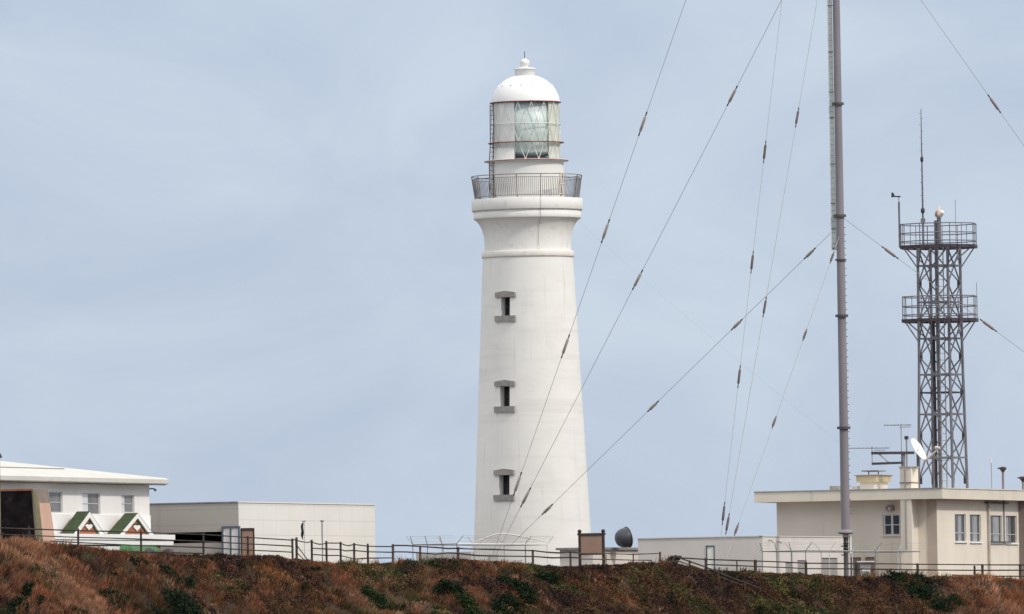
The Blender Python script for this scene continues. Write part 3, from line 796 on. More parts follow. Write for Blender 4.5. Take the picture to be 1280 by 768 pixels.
def boulder(px, py, Y, rw, rh, lab, sd):
    c = at(px, py, Y); random.seed(sd); vs = []; fs = []; n = 18; kk = 8
    ph = [random.uniform(0, 6.3) for _ in range(6)]
    for i in range(kk + 1):
        u_ = math.pi * i / kk
        for j in range(n):
            t = 2 * math.pi * j / n
            k_ = 1 + .07 * math.sin(2 * t + ph[0]) + .05 * math.sin(3 * t + ph[1] + u_ * 2) + .05 * math.sin(5 * t + ph[2] + 3 * u_)
            vs.append((c.x + rw * k_ * math.sin(u_) * math.cos(t), Y + rw * .8 * k_ * math.sin(u_) * math.sin(t), c.z + rh * math.cos(u_) * (1 + .06 * math.sin(2 * t + ph[3]))))
    for i in range(kk):
        for j in range(n): fs.append((i * n + j, (i + 1) * n + j, (i + 1) * n + (j + 1) % n, i * n + (j + 1) % n))
    return tag(MB().add(vs, fs, True).build('boulder', M['dark_rock']), lab, 'boulder', 'dark boulders behind the fence')
M['dark_rock'] = mat('dark_rock', (0.075, 0.066, 0.066), 0.9, 0.35, 3.0, bump=0.6)
boulder(186, 692, 546, .28, .30, 'rounded dark boulder below the green awning', 1)
boulder(210, 692, 546.5, .36, .28, 'rounded dark boulder at the right end of the white canopy', 2)
boulder(347, 701, 545, .30, .34, 'rounded dark boulder beside the pale hangar, left of the double fence post', 3)

# dark tapered monument at the left edge
MY = 552.0
pm_ = Plane(at(41, 640, MY), W, NF); pms = Plane(at(41, 640, MY), U, NR)
gz_ = tz(at(41, 640, MY).x, MY) - .4
ztop = pm_.sz(41, 611.5)[1]; zt2 = ztop
Hm = ztop - gz_
def mp_(s, u_, z):                            # s left along the front, u back along the side
    return pm_.P(s, z) + U * u_
tap = .30 * Hm / 3.2                          # spread of the foot
su = pms.sz(60, 613)[0]
wd_ = 4.0
root = thing('stone_monument', mp_(wd_ / 2, su / 2, gz_ + .4), 'black tapered stone block with pinkish side panel at the left edge', 'monument')
def taper(mb, s0, s1, u0, u1, z0, z1, out=0):
    def k(z): return tap * (ztop - z) / Hm
    p = []
    for z in (z0, z1):
        e = k(z) + out
        p += [mp_(s0 - e, u0 - e * .6, z), mp_(s0 - e, u1 + e, z), mp_(s1 + e, u1 + e, z), mp_(s1 + e, u0 - e * .6, z)]
    return mb.hexa(p)
taper(MB(), 0, wd_, 0, su, gz_, ztop).build('block', M['taupe'], root)
def facing(s0, s1, z0, z1, name, mt, d=.02):  # panel hugging the sloping front
    def k(z): return tap * (ztop - z) / Hm
    p = []
    for z in (z0, z1):
        for dd in (-.05, d):
            p.append((z, dd))
    q = MB()
    A_ = lambda s, z, dd: mp_(s, -k(z) * .6 - dd, z)
    q.hexa([A_(s0 - k(z0), z0, -.05), A_(s1, z0, -.05), A_(s1, z0, d), A_(s0 - k(z0), z0, d), A_(s0 - k(z1), z1, -.05), A_(s1, z1, -.05), A_(s1, z1, d), A_(s0 - k(z1), z1, d)])
    return q.build(name, mt, root)
facing(.07, wd_, gz_, ztop - .10, 'front_slab', M['black_stone'])
facing(-.03, wd_, ztop - .09, ztop + .02, 'top_trim', M['orange_trim'], .05)
def side(u0, u1, z0, z1, name, mt, d):
    def k(z): return tap * (ztop - z) / Hm
    A_ = lambda u_, z, dd: mp_(-k(z) - dd, u_, z)
    q = MB(); q.hexa([A_(u0, z0, -.05), A_(u1 + k(z0), z0, -.05), A_(u1 + k(z0), z0, d), A_(u0, z0, d), A_(u0, z1, -.05), A_(u1 + k(z1), z1, -.05), A_(u1 + k(z1), z1, d), A_(u0, z1, d)])
    return q.build(name, mt, root)
zp = pms.sz(50, 629)[1]
side(su * .32, su * .98, gz_, zp, 'side_panel', M['pink_board'], .03)
side(-.05, su * .20, gz_, ztop - .10, 'edge_trim', M['olive_trim'], .025)

# slim post with a dark cap at the very edge
pp = at(0.2, 672, 548)
root = thing('lamp_post', (pp.x, pp.y, tz(pp.x, pp.y)), 'slim grey green post with dark pointed cap at the left photo edge', 'post')
pt = at(-1.2, 572, 548)
MB().tube([(pp.x, pp.y, tz(pp.x, pp.y) - .2), (pp.x, pp.y, pt.z)], .055, 8).build('pole', M['olive_trim'], root)
MB().lathe([(.02, pt.z + .30), (.10, pt.z + .22), (.19, pt.z + .02), (.17, pt.z - .02), (.05, pt.z - .03)], pp.x, pp.y, 12).build('cap', M['dark_iron'], root)

# ------------------------------------------------------------------ hangar
HC = at(298, 628, 603)
hF = Plane(HC, W, NF); hR = Plane(HC, U, NR)
g0 = tz(HC.x, HC.y) - .5; zt = HC.z
root = thing('hangar', (HC.x, HC.y, g0 + .5), 'flat roofed pale sheet clad hall between the white house and the lighthouse', 'hangar')
sF = hF.sz(120, 640)[0]; sR = hR.sz(468.5, 640)[0]
dk = hF.rect(208.5, 665.5, 279, 679); h_door = (dk[0], dk[1], dk[2], dk[3])
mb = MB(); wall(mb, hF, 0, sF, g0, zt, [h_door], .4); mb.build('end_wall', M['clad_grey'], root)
mb = MB(); wall(mb, hR, 0, sR, g0, zt, [])
p0, p1 = hR.P(sR, 0), hR.P(sR, 0) + W * sF; p2 = hF.P(sF, 0)
for (p, q) in ((p0, p1), (p1, p2)): mb.quad(V((p.x, p.y, g0)), V((q.x, q.y, g0)), V((q.x, q.y, zt)), V((p.x, p.y, zt)))
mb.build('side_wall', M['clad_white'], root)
rm = MB(); c = [hF.P(0, zt - .06, 0), hF.P(sF, zt - .06, 0), hF.P(sF, zt - .06, 0) + U * sR, hR.P(sR, zt - .06, 0)]; rm.quad(*c)
roof = rm.build('roof', M['low_grey'], root)
tm = MB(); hF.slab(tm, .06, sF, zt - .02, zt + .05, -.05, .06); tm.build('roof_trim', M['rail_grey'], roof)
tm = MB(); hR.slab(tm, -.06, sR, zt - .02, zt + .06, -.05, .06); tm.build('roof_trim', M['clad_white'], roof)
iv = MB(); hF.slab(iv, h_door[0] - .6, h_door[1] + .6, g0, zt - .4, -5, -.42)
iv.f = [f for i, f in enumerate(iv.f) if i != 4]; iv.s = iv.s[:len(iv.f)]      # open towards the door
iv.build('interior', M['inside'], root)
# glazed bay with blue frames
bay = [hF.rect(279.5, 658, 289, 700), hF.rect(290, 658, 300, 700)]
bm_ = MB()
for (a, b, c_, d_) in bay: hF.slab(bm_, a, b, g0, d_ - .12, .05, .12)
bp = bm_.build('door_panel', M['panel_white'], root)
fr = MB(); a0 = min(b[0] for b in bay); a1 = max(b[1] for b in bay); zt_ = bay[0][3]
for s in (a0, (bay[0][0] + bay[1][1]) / 2, a1): hF.slab(fr, s - .045, s + .045, g0, zt_, .04, .20)
hF.slab(fr, a0 - .06, a1 + .06, zt_ - .12, zt_, .03, .19)
fr.build('frame', M['blue_frame'], bp)

# ------------------------------------------------------------------ boards and poles
def board(x0, x1, ytop, ybot, Y, lab, frame_m, panel_m, capped, name='notice_board', rail=True):
    a, b = at(x0, ytop, Y), at(x1, ytop, Y); a.y = b.y = Y
    zt = a.z; zb = at((x0 + x1) / 2, ybot, Y).z
    root = thing(name, ((a.x + b.x) / 2, Y, tz(a.x, Y)), lab, 'notice board')
    for p in (a, b):
        mb = MB(); mb.tube([(p.x, Y, tz(p.x, Y) - .3), (p.x, Y, zt + (.10 if capped else 0))], .085 if capped else .05, 8)
        o = mb.build('post', frame_m, root)
        if capped: MB().lathe([(.02, zt + .22), (.11, zt + .18), (.12, zt + .06), (.02, zt + .05)], p.x, Y, 10).build('cap', M['wood_dark'], o)
    mb = MB(); mb.box(((a.x + b.x) / 2, Y, (zt + zb) / 2 - .06), ((b.x - a.x) / 2 - .05, 0, 0), (0, .03, 0), (0, 0, (zt - zb) / 2 - .03)); mb.build('panel', panel_m, root)
    e = .14 if capped else .04
    mb = MB(); mb.bar((a.x - e, Y - .03, zt - .05), (b.x + e, Y - .03, zt - .05), .13, .11); mb.build('top_rail', frame_m, root)
    if rail: mb = MB(); mb.bar((a.x, Y - .05, zb), (b.x, Y - .05, zb), .10, .09); mb.build('bottom_rail', frame_m, root)
board(301.5, 317, 660.5, 698, 570, 'tan brown board in a thin dark frame in front of the hangar corner', M['wood_dark'], M['board_tan'], False, rail=False)
board(724.5, 754, 667, 693, YC + .45, 'tan brown notice board on dark capped posts right of the lighthouse foot', M['wood_dark'], M['board_tan'], True)

def pole(px, ytop, Y, lab, furled, r=.045):
    t = at(px, ytop, Y); b = at(px + (700 - ytop) * .0165, 700, Y); gz2 = tz(b.x, Y)
    root = thing('flag_pole' if furled else 'thin_pole', (t.x, Y, gz2), lab, 'pole')
    MB().tube([(t.x, Y, gz2 - .2), (t.x, Y, t.z)], r, 8).build('pole', M['galv_white'] if furled else M['galv'], root)
    if furled:
        pts = []; rs = []
        for i in range(9):
            u_ = i / 8; pts.append((t.x - .08 - .07 * math.sin(u_ * 3.0) - .03 * math.sin(u_ * 9), Y - .03, t.z - .05 - u_ * 1.0)); rs.append(.03 + .05 * math.sin(min(1, u_ * 1.05) * math.pi) + .015 * math.sin(u_ * 11))
        MB().tube(pts, rs, 8).build('furled_flag', M['cloth_dark'], root)
        MB().tube([(t.x - .14, Y, t.z + .02), (t.x + .08, Y, t.z + .04)], .03, 6).build('top_arm', M['rail_grey'], root)
    else:
        MB().tube([(t.x - .10, Y, t.z), (t.x + .10, Y, t.z)], .05, 6).build('top_cap', M['rail_grey'], root)
pole(380.5, 652.5, 566, 'thin white pole with a dark furled flag before the hangar', True)
pole(402.5, 651.5, 566, 'thin bare grey pole before the hangar, right of the flag pole', False, .04)

# ------------------------------------------------------------------ log fences on the cliff edge
random.seed(5)
def log_fence(posts, rails, lab, Y=YC, pm='wood_dark', rm='wood_dark', pr=.062, rr_=.040, name='log_fence', extra=()):
    x0 = at(posts[0][0], 690, Y).x
    root = thing(name, (x0, Y, tz(x0, Y)), lab, 'fence')
    for (x, y0, y1, *k) in posts:
        t = at(x, y0, Y); gz2 = tz(t.x, Y)
        r = pr * (k[0] if k else 1)
        MB().tube([(t.x, Y, gz2 - .3), (t.x + random.uniform(-.01, .01), Y, t.z - .03), (t.x, Y, t.z + .03)], [r, r, r * .85], 8).build('post', M[pm], root)
    for line in rails:
        pts = [at(x, y, Y - .05) for x, y in line]
        MB().tube(pts, [rr_ * random.uniform(.85, 1.15) for _ in pts], 7).build('rail', M[rm], root)
    for (p, q, r) in extra:
        MB().tube([at(*p, Y - .07), at(*q, Y - .07)], r, 7).build('brace', M[rm], root)
    return root
log_fence([(-22, 657, 676), (36, 659, 676), (97.5, 661.5, 683), (176, 663.5, 694), (254, 667, 696), (309.5, 671, 697), (365.5, 674, 700)],
          [[(-22, 659.5), (36, 661.5), (97.5, 663.5), (140, 664.5), (176, 665.8), (254, 668.5), (309.5, 672), (365.5, 675.5)],
           [(-22, 667.5), (36, 669.5), (97.5, 672), (140, 673), (176, 674.2), (254, 677), (309.5, 680), (365.5, 683)],
           [(62, 676.5), (97.5, 678.5), (140, 680.5), (176, 682.2), (254, 684.5), (309.5, 687.8), (365.5, 690.5)],
           [(140, 688.8), (176, 690), (215, 691), (254, 692)]],
          'long dark log fence running in front of the white house and hangar', rr_=.036)
log_fence([(370.5, 672.5, 701, 1.15), (389.5, 675.5, 703, 1.05), (408, 677, 701), (425.5, 678, 702), (442.5, 679.5, 703), (459.5, 680.5, 704)],
          [[(365.5, 675), (370.5, 675)], [(370.5, 675.5), (376, 677.2), (384, 678.4), (389.5, 677.2), (394, 679.4), (399, 680.6), (404, 680.3), (408, 679), (425.5, 679.2), (431, 681.6), (436, 682.4), (442.5, 680.8), (459.5, 683), (475, 683.4), (491, 683.5)],
           [(389.5, 685.5), (408, 686.5), (425.5, 687), (431, 688.8), (442.5, 688.4), (459.5, 690), (491, 690.6)],
           [(389.5, 693.2), (408, 694.6), (425.5, 694.6), (435, 697), (442.5, 699), (459.5, 698), (491, 697.6)]],
          'dark log fence with sagging rails and a diagonal brace before the hangar end', rr_=.035,
          extra=[((371, 682), (384.5, 700), .03), ((371, 691), (380, 700), .03)])
log_fence([(491, 681, 703, 1.2), (525, 683.5, 701), (572.5, 684.5, 703, 1.1), (666, 688, 706, 1.1), (713, 689.5, 707)],
          [[(491, 682), (508, 682.2), (523, 683.2), (545, 684.6), (560, 686), (572.5, 685.6), (585, 686.4), (615, 687), (640, 688), (666, 688.5), (683, 690.5), (697, 691.4), (706, 690.8), (713, 690), (724, 691.4)],
           [(491, 690), (508, 690.2), (525, 691.2), (545, 693), (560, 691.4), (572.5, 692), (597, 694.8), (630, 695.5), (666, 695.8), (690, 697.6), (713, 697), (724, 697.6)]],
          'brown log fence in front of the lighthouse foot', pm='wood_brown', rr_=.042)
log_fence([(757.5, 694, 706, .5), (791.5, 692.5, 704, .6), (825, 690.5, 702)],
          [[(724, 692), (754, 692), (775, 692.8), (791, 693.2), (825, 692)], [(724, 699), (754, 699.4), (791, 700.4), (815, 700.6)]],
          'short brown log railing joined to the notice board', pm='wood_brown', rm='wood_brown', rr_=.032)
log_fence([(882, 698, 716, 1.1), (921, 701.5, 715, .6), (944, 700.5, 716, 1.4), (1007.5, 703, 721, 1.25), (1071, 703.5, 722, 1.6), (1147, 705, 722, 1.2), (1218, 708, 720), (1228, 706, 722, 1.2), (1275, 706, 724, 1.1)],
          [[(849, 697.5), (882, 699.5), (921, 700.8), (944, 701.5), (980, 702.8), (1007.5, 704.3), (1071, 704.8), (1110, 705), (1147, 705.6), (1190, 705.9), (1228, 706.3), (1275, 706.4), (1310, 706.6)],
           [(884, 706), (921, 707.2), (944, 708.4), (980, 709.6), (1007.5, 711), (1071, 711.4), (1147, 712.6), (1190, 713), (1228, 713.2), (1275, 713), (1310, 713)],
           [(1190, 719), (1228, 720.4), (1275, 720.6), (1310, 721)]],
          'dark log fence in front of the beige building and low white annex', rr_=.036)
# handrail of the path that drops down the slope to the right
root = None
hr = [(846, 696.5), (862, 702), (882, 709), (905, 719), (928, 727.5), (950, 736)]
pts = []
for i, (x, y) in enumerate(hr):
    h = hit(x, max(y + 9, 716)) if i > 1 else V((at(x, y, YC - .3).x, YC - .3 - .1 * i, 0))
    pts.append(at(x, y, h.y))
root = thing('path_handrail', (pts[0].x, pts[0].y, tz(pts[0].x, pts[0].y)), 'dark double log handrail slanting down the green slope to the lower right', 'handrail')
MB().tube(pts, .042, 7).build('rail', M['wood_dark'], root)
MB().tube([p - UP * .20 for p in pts[:5]], .036, 7).build('rail', M['wood_brown'], root)
for p in pts: MB().tube([(p.x, p.y + .06, tz(p.x, p.y) - .3), (p.x, p.y + .06, p.z + .06)], .06, 7).build('post', M['wood_dark'], root)
q = at(841, 698, YC - .2)
root = thing('log_pile', (q.x, q.y, tz(q.x, q.y)), 'small heap of dark weathered logs at the top of the slanting handrail', 'logs')
for i, (a, b, c_, d_) in enumerate(((834, 700, 850, 699), (836, 698, 846, 695.5), (838, 696.2, 852, 696.4), (836, 703, 848, 702), (839, 704.5, 845, 694.5))):
    MB().tube([at(a, b, YC - .2 - .06 * i), at(c_, d_, YC - .1 - .06 * i)], .075, 7).build('log', M['wood_dark'], root)

# ------------------------------------------------------------------ barbed wire enclosures
def enclosure(K, su, sw, zr, lab, posts_r, posts_l, rail_m, white_from=0):
    # K near corner; su along U, sw along W; zr rail height
    root = thing('barbed_wire_fence', (K.x, K.y, tz(K.x, K.y)), lab, 'fence')
    sides = [(V(K), U, su, NR, posts_r), (V(K), W, sw, NF, posts_l), (V(K) + W * sw, U, su, W, max(2, posts_r - 1)), (V(K) + U * su, W, sw, U, 2)]
    for si, (o_, d, l, n, k) in enumerate(sides):
        tips = []
        for i in range(k + 1):
            b = o_ + d * (l * i / k); gz2 = tz(b.x, b.y)
            tip = V((b.x, b.y, zr)) + n * .42 + UP * .50
            tips.append(tip)
            if si > 0 and i == 0 and si != 2: continue
            MB().tube([(b.x, b.y, gz2 - .2), (b.x, b.y, zr), tip], [.030, .030, .022], 6).build('post', (M['galv_white'] if (i + si) % 3 else M['rail_grey']) if si == 0 else M['galv'], root)
        MB().tube([V((o_.x, o_.y, zr)), V((o_.x, o_.y, zr)) + d * l], .036, 6).build('top_rail', rail_m if si == 0 else M['galv'], root)
        for t in ((.35, .7, 1.0) if si < 2 else (1.0,)):
            MB().tube([V((o_.x, o_.y, zr)) + d * (l * i / k) + (n * .42 + UP * .50) * t for i in range(k + 1)], .005, 4).build('barbed_wire', M['wire'], root)
    return root
K1 = at(571, 680, 580); pl1 = Plane(K1, U, NR); su1 = pl1.sz(684, 682)[0]; sw1 = Plane(K1, W, NF).sz(516, 682)[0]
e1 = enclosure(V((K1.x, K1.y, 0)), su1, sw1, K1.z, 'white railed barbed wire enclosure at the foot of the lighthouse', 4, 3, M['galv_white'])
ap = [(590, 679), (600, 675.5), (612, 670.5), (622, 667.5), (633, 667.2), (648, 670), (665, 673.5), (684, 677.5)]
aq = [at(x, y, 603) for x, y in ap]
aq = [V((aq[0].x - .02, 603, tz(aq[0].x, 603) - .1))] + aq + [V((aq[-1].x + .02, 603, tz(aq[-1].x, 603) - .1))]
MB().tube(aq, .038, 8).build('arched_rail', M['galv_white'], e1)
K2 = at(1007, 688.5, 562); pl2 = Plane(K2, U, NR); su2 = pl2.sz(1150, 689)[0]; sw2 = Plane(K2, W, NF).sz(953, 692)[0]
enclosure(V((K2.x, K2.y, 0)), su2, sw2, K2.z, 'grey barbed wire enclosure round the foot of the tall mast', 5, 3, M['galv'])

# ------------------------------------------------------------------ low walls and small store behind the notice board
a = at(520, 691, 612); b = at(592, 690, 612)
mb = MB(); mb.box(((a.x + b.x) / 2, 612, (a.z + tz(a.x, 612) - .5) / 2), ((b.x - a.x) / 2, 0, 0), (0, .15, 0), (0, 0, (a.z - tz(a.x, 612) + .5) / 2))
tag(mb.build('low_wall', M['concrete']), 'low grey concrete wall left of the lighthouse foot', 'wall')
SCn = at(741, 680, 600); sR2 = Plane(SCn, U, NR); s_e = sR2.sz(801, 690)[0]; g0 = tz(SCn.x, SCn.y) - .5; zt = sR2.sz(770, 684.6)[1]
root = thing('store_building', (SCn.x, SCn.y, g0 + .5), 'low grey flat roofed store half hidden behind the notice board', 'building')
mb = MB(); p = [SCn + W * 2.2, V(SCn), SCn + U * s_e, SCn + U * s_e + W * 2.2]
mb.hexa([V((q.x, q.y, g0)) for q in p] + [V((q.x, q.y, zt - .14)) for q in p]); mb.build('wall', M['low_grey'], root)
mb = MB(); p = [SCn + W * 2.4 - U * .2 , SCn - U * .2 - W * .2, SCn + U * (s_e + .2) - W * .2, SCn + U * (s_e + .2) + W * 2.4]
mb.hexa([V((q.x, q.y, zt - .14)) for q in p] + [V((q.x, q.y, zt)) for q in p]); mb.build('roof', M['rail_grey'], root)
# dark dish on the store
c = at(778.5, 673, 603)
ax = (CR @ V((.93, .20, -.42))).normalized()
a1 = ax.cross(UP).normalized(); a2 = a1.cross(ax)
root = thing('dish_antenna', (c.x, c.y, zt), 'dark slate grey deep dish antenna facing away beside the notice board', 'dish')
R_ = 12.6 * m_px(603); DP = 16.5 * m_px(603)
rimc = c + ax * (DP * .42)
def bowl(scale, col, name, par):
    vs = []; fs = []; n = 40; kk = 10
    for i in range(kk + 1):
        u_ = i / kk; ang = u_ * math.pi / 2
        r = R_ * scale * math.sin(ang) ** .80; d = -DP * math.cos(ang) ** .80 * scale
        for j in range(n):
            t = 2 * math.pi * j / n; vs.append(rimc + ax * d + a1 * (r * math.cos(t)) + a2 * (r * math.sin(t)))
    for i in range(kk):
        for j in range(n): fs.append((i * n + j, i * n + (j + 1) % n, (i + 1) * n + (j + 1) % n, (i + 1) * n + j))
    return MB().add(vs, fs, True).build(name, col, par)
bw = bowl(1.0, M['dish_dark'], 'bowl', root); bowl(.96, M['panel_white'], 'inner_face', bw)
MB().tube([rimc + a1 * (R_ * math.cos(t)) + a2 * (R_ * math.sin(t)) for t in [2 * math.pi * i / 40 for i in range(41)]], .045, 6).build('rim', M['dish_dark'], bw)
MB().tube([V((c.x, c.y, zt - .02)), V((c.x, c.y, c.z - R_ * .75))], .10, 8).build('stand', M['rail_grey'], root)

# ------------------------------------------------------------------ low white annex
LC2 = at(953, 671, 575)
lF = Plane(LC2, W, NF); lR = Plane(LC2, U, NR); g0 = tz(LC2.x, LC2.y) - .5; zt = LC2.z
root = thing('annex_building', (LC2.x, LC2.y, g0 + .5), 'low flat roofed white annex with a cream door left of the tall mast', 'building')
sF = lF.sz(797.5, 690)[0]; sR = lR.sz(1063, 690)[0]
dr = lF.rect(883.5, 683, 893, 720); dr = (dr[0], dr[1], g0 + .3, dr[3])
rh = [lR.rect(982, 703, 989.5, 720), lR.rect(997, 700.5, 1008.5, 720), lR.rect(1027, 697.5, 1047, 720)]
rh = [(a, b, g0 + .3, d) for a, b, c_, d in rh]
mb = MB(); wall(mb, lF, 0, sF, g0, zt, [dr], .14); wall(mb, lR, 0, sR, g0, zt, rh, .16)
p0, p1, p2 = lR.P(sR, 0), lR.P(sR, 0) + W * sF, lF.P(sF, 0)
for (p, q) in ((p0, p1), (p1, p2)): mb.quad(V((p.x, p.y, g0)), V((q.x, q.y, g0)), V((q.x, q.y, zt)), V((p.x, p.y, zt)))
mb.build('wall', M['low_grey'], root)
rm = MB(); rm.quad(lF.P(0, zt - .15), lF.P(sF, zt - .15), lF.P(sF, zt - .15) + U * sR, lR.P(sR, zt - .15)); rm.build('roof', M['concrete'], root)
cm = MB(); lF.slab(cm, .02, sF + .05, zt + .002, zt + .06, -.2, .05); lR.slab(cm, -.05, sR + .05, zt + .003, zt + .062, -.2, .05); cm.build('coping', M['low_grey'], root)
dm = MB(); lF.slab(dm, dr[0], dr[1], dr[2], dr[3], -.12, -.02); d_o = dm.build('door', M['door_white'], root)
fm = MB(); 
for s in (dr[0], dr[1]): lF.slab(fm, s - .035, s + .035, dr[2], dr[3] + .05, -.10, .03)
lF.slab(fm, dr[0] + .035, dr[1] - .035, dr[3] - .03, dr[3] + .048, -.10, .026); fm.build('frame', M['blue_frame'], d_o)
MB().tube([lF.P(dr[0] + .10, dr[2] + 1.0, -.03), lF.P(dr[0] + .10, dr[2] + 1.15, -.03)], .025, 6).build('handle', M['alu'], d_o)
for h in rh:
    q = MB(); lR.slab(q, h[0], h[1], h[2], h[3], -.15, -.08); q.build('shutter', M['door_grey'], root)
for (x, y) in ((960, 676), (970.5, 677.5)):
    s, z = lR.sz(x, y)
    MB().tube([lR.P(s, z, 0), lR.P(s, z, .25), lR.P(s, z - .10, .30)], [.03, .03, .06], 6).build('wall_lamp', M['rail_grey'], root)

# ------------------------------------------------------------------ beige building
BC = at(1170.7, 625, 592)
bF = Plane(BC, W, NF); bR = Plane(BC, U, NR); g0 = tz(BC.x, BC.y) - .6
root = thing('beige_building', (BC.x, BC.y, g0 + .6), 'beige flat roofed building with deep eaves at the right', 'building')
sF = bF.sz(971, 650)[0]; sR = bR.sz(1345, 650)[0]
AF, AR = 1.35, .80
fF = bF.off(AF); fR = bR.off(AR)
zt = fF.sz(1178, 610.8)[1]; zb = fF.sz(1178, 623.5)[1]
zw = zb + .02
wF = bF.rect(1103.5, 643.5, 1126, 669)
wR = [bR.rect(*r) for r in ((1193.7, 643, 1207.5, 677), (1212.5, 643.5, 1226.3, 677.5), (1238.2, 644.5, 1252.8, 678.5), (1257.4, 645, 1271.2, 679))]
dF = [bF.rect(1061.5, 697, 1076.5, 725), bF.rect(1081.5, 696.5, 1093.5, 725)]
dF = [(a, b, g0 + .3, d) for a, b, c_, d in dF]
mb = MB(); wall(mb, bF, 0, sF, g0, zw, [wF] + dF); wall(mb, bR, 0, sR, g0, zw, wR)
p0, p1, p2 = bR.P(sR, 0), bR.P(sR, 0) + W * sF, bF.P(sF, 0)
for (p, q) in ((p0, p1), (p1, p2)): mb.quad(V((p.x, p.y, g0)), V((q.x, q.y, g0)), V((q.x, q.y, zw)), V((p.x, p.y, zw)))
mb.build('wall', M['beige'], root)
strip = MB(); bF.slab(strip, .003, bF.sz(1159, 650)[0], g0, zw - .004, .002, .03); strip.build('corner_shade_strip', M['brown_and_shade'], root)  # shade of the front wall beside the corner, painted as a darker strip
sLf = sF + 1.0
rm = MB(); rp = [bF.P(sLf, 0, AF), bF.P(0, 0, AF) + NR * AR, bR.P(sR + .8, 0, AR), bF.P(sLf, 0, 0) + U * (sR + .8)]
rm.hexa([V((q.x, q.y, zb)) for q in rp] + [V((q.x, q.y, zt)) for q in rp]); roof = rm.build('roof', M['beige_fascia'], root)
tm = MB()
def edge(p, q, lift, hh, outn): 
    a, b = V((p.x, p.y, zt + lift)) + outn * .04, V((q.x, q.y, zt + lift)) + outn * .04
    tm.bar(a - outn * .05, b - outn * .05, .12, hh)
edge(rp[0], rp[1], .03, .06, NF); tm.build('roof_trim', M['stone_grey'], roof)
tm = MB(); edge(rp[1] + U * .06, rp[2], .03, .06, NR); tm.build('roof_trim', M['beige_fascia'], roof)
window(root, bF, wF, M['alu'], M['dark_pane'], nv=1, nh=1, bar=.06, sill=M['beige_fascia'])
for i, h in enumerate(wR):
    f = window(root, bR, h, M['alu'], M['slate_pane'], nv=1, nh=0, bar=.035, sill=M['canopy_white'])
    u0, u1 = ((.42, .74), (.40, .80), (.36, .86), (.10, .40))[i]; wl = h[1] - h[0]
    cu = MB(); bR.slab(cu, h[0] + wl * u0, h[0] + wl * u1, h[2] + .04, h[3] - .04, -.124, -.121); cu.build('curtain', M['net_curtain'], f)
    cm = MB()                                    # a transom low in each window and pale curtains behind the glass
    bR.slab(cm, h[0] + .1, h[1] - .1, h[2] + (h[3] - h[2]) * .30, h[2] + (h[3] - h[2]) * .30 + .05, -.15, -.085)
    cm.build('transom', M['alu'], root)
for h in dF:
    q = MB(); bF.slab(q, h[0], h[1], h[2], h[3], -.15, -.08); q.build('door', M['door_brown'], root)
# hood over the small window
s, z = bF.sz(1113.5, 636)
q = MB(); q.prism([bF.P(s - .22, z - .12, 0), bF.P(s + .22, z - .12, 0), bF.P(s + .24, z + .08, 0), bF.P(s + .10, z + .22, 0), bF.P(s - .10, z + .22, 0), bF.P(s - .24, z + .08, 0)], NF * .30)
o = q.build('vent_hood', M['door_brown'], root)
q = MB(); q.tube([bF.P(s, z - .02, .31), bF.P(s, z - .02, .33)], .10, 10); q.build('fan', M['alu'], o)
# drain pipes on the long face
for x in (1234,):
    s = bR.sz(x, 660)[0]
    MB().tube([bR.P(s, zw, .12), bR.P(s, g0, .12)], .075, 8).build('drain_pipe', M['pipe_beige'], root)
s0, s1 = bR.sz(1236, 679.2)[0], bR.sz(1262, 680)[0]
q = MB(); zz = wR[2][2] + .004; bR.slab(q, s0, s1, zz, zz + .07, .105, .20); q.build('pipe_run', M['dark_iron'], root)
s0, s1 = bR.sz(1230, 628)[0], bR.sz(1258, 629)[0]; zz = bR.sz(1245, 628.8)[1]
q = MB(); bR.slab(q, s0, s1, zz - .03, zz + .04, .02, .18); q.build('pipe_run', M['dark_iron'], root)
# dark buttress at the right edge
s0, s1 = bR.sz(1273.5, 670)[0], bR.sz(1279, 670)[0]
q = MB(); bR.slab(q, s0, s1, g0, zw - .004, .003, .55); q.build('buttress', M['door_brown'], root)
# chimney breast through the eaves
sA, sB = bF.sz(1147.5, 650)[0], bF.sz(1133.7, 650)[0]
zc = bF.off(AF - .08).sz(1143, 584.6)[1]
q = MB(); bF.slab(q, sA, sB, g0, zb - .003, .004, AF - .06); bF.slab(q, sA, sB, zt + .003, zc, -.2, AF - .06)
ch = q.build('chimney', M['beige'], root)
q = MB(); bF.slab(q, sA - .03, sB + .03, zt + (zc - zt) * .28, zt + (zc - zt) * .28 + .07, -.23, AF - .02); q.build('band', M['taupe'], ch)
q = MB(); bF.slab(q, sA - .06, sB + .06, zc + .002, zc + .07, -.26, AF - .0); q.build('cap', M['brown_and_shade'], ch)
s = bF.sz(1140.5, 650)[0]
MB().tube([bF.P(s, bF.sz(1140, 688)[1], AF + .0), bF.P(s, zb - .005, AF + .0)], .045, 6).build('cable_pipe', M['stone_grey'], ch)
MB().tube([bF.P(s, zt + .01, AF + .0), bF.P(s, zc - .1, AF + .0)], .045, 6).build('cable_pipe', M['stone_grey'], ch)

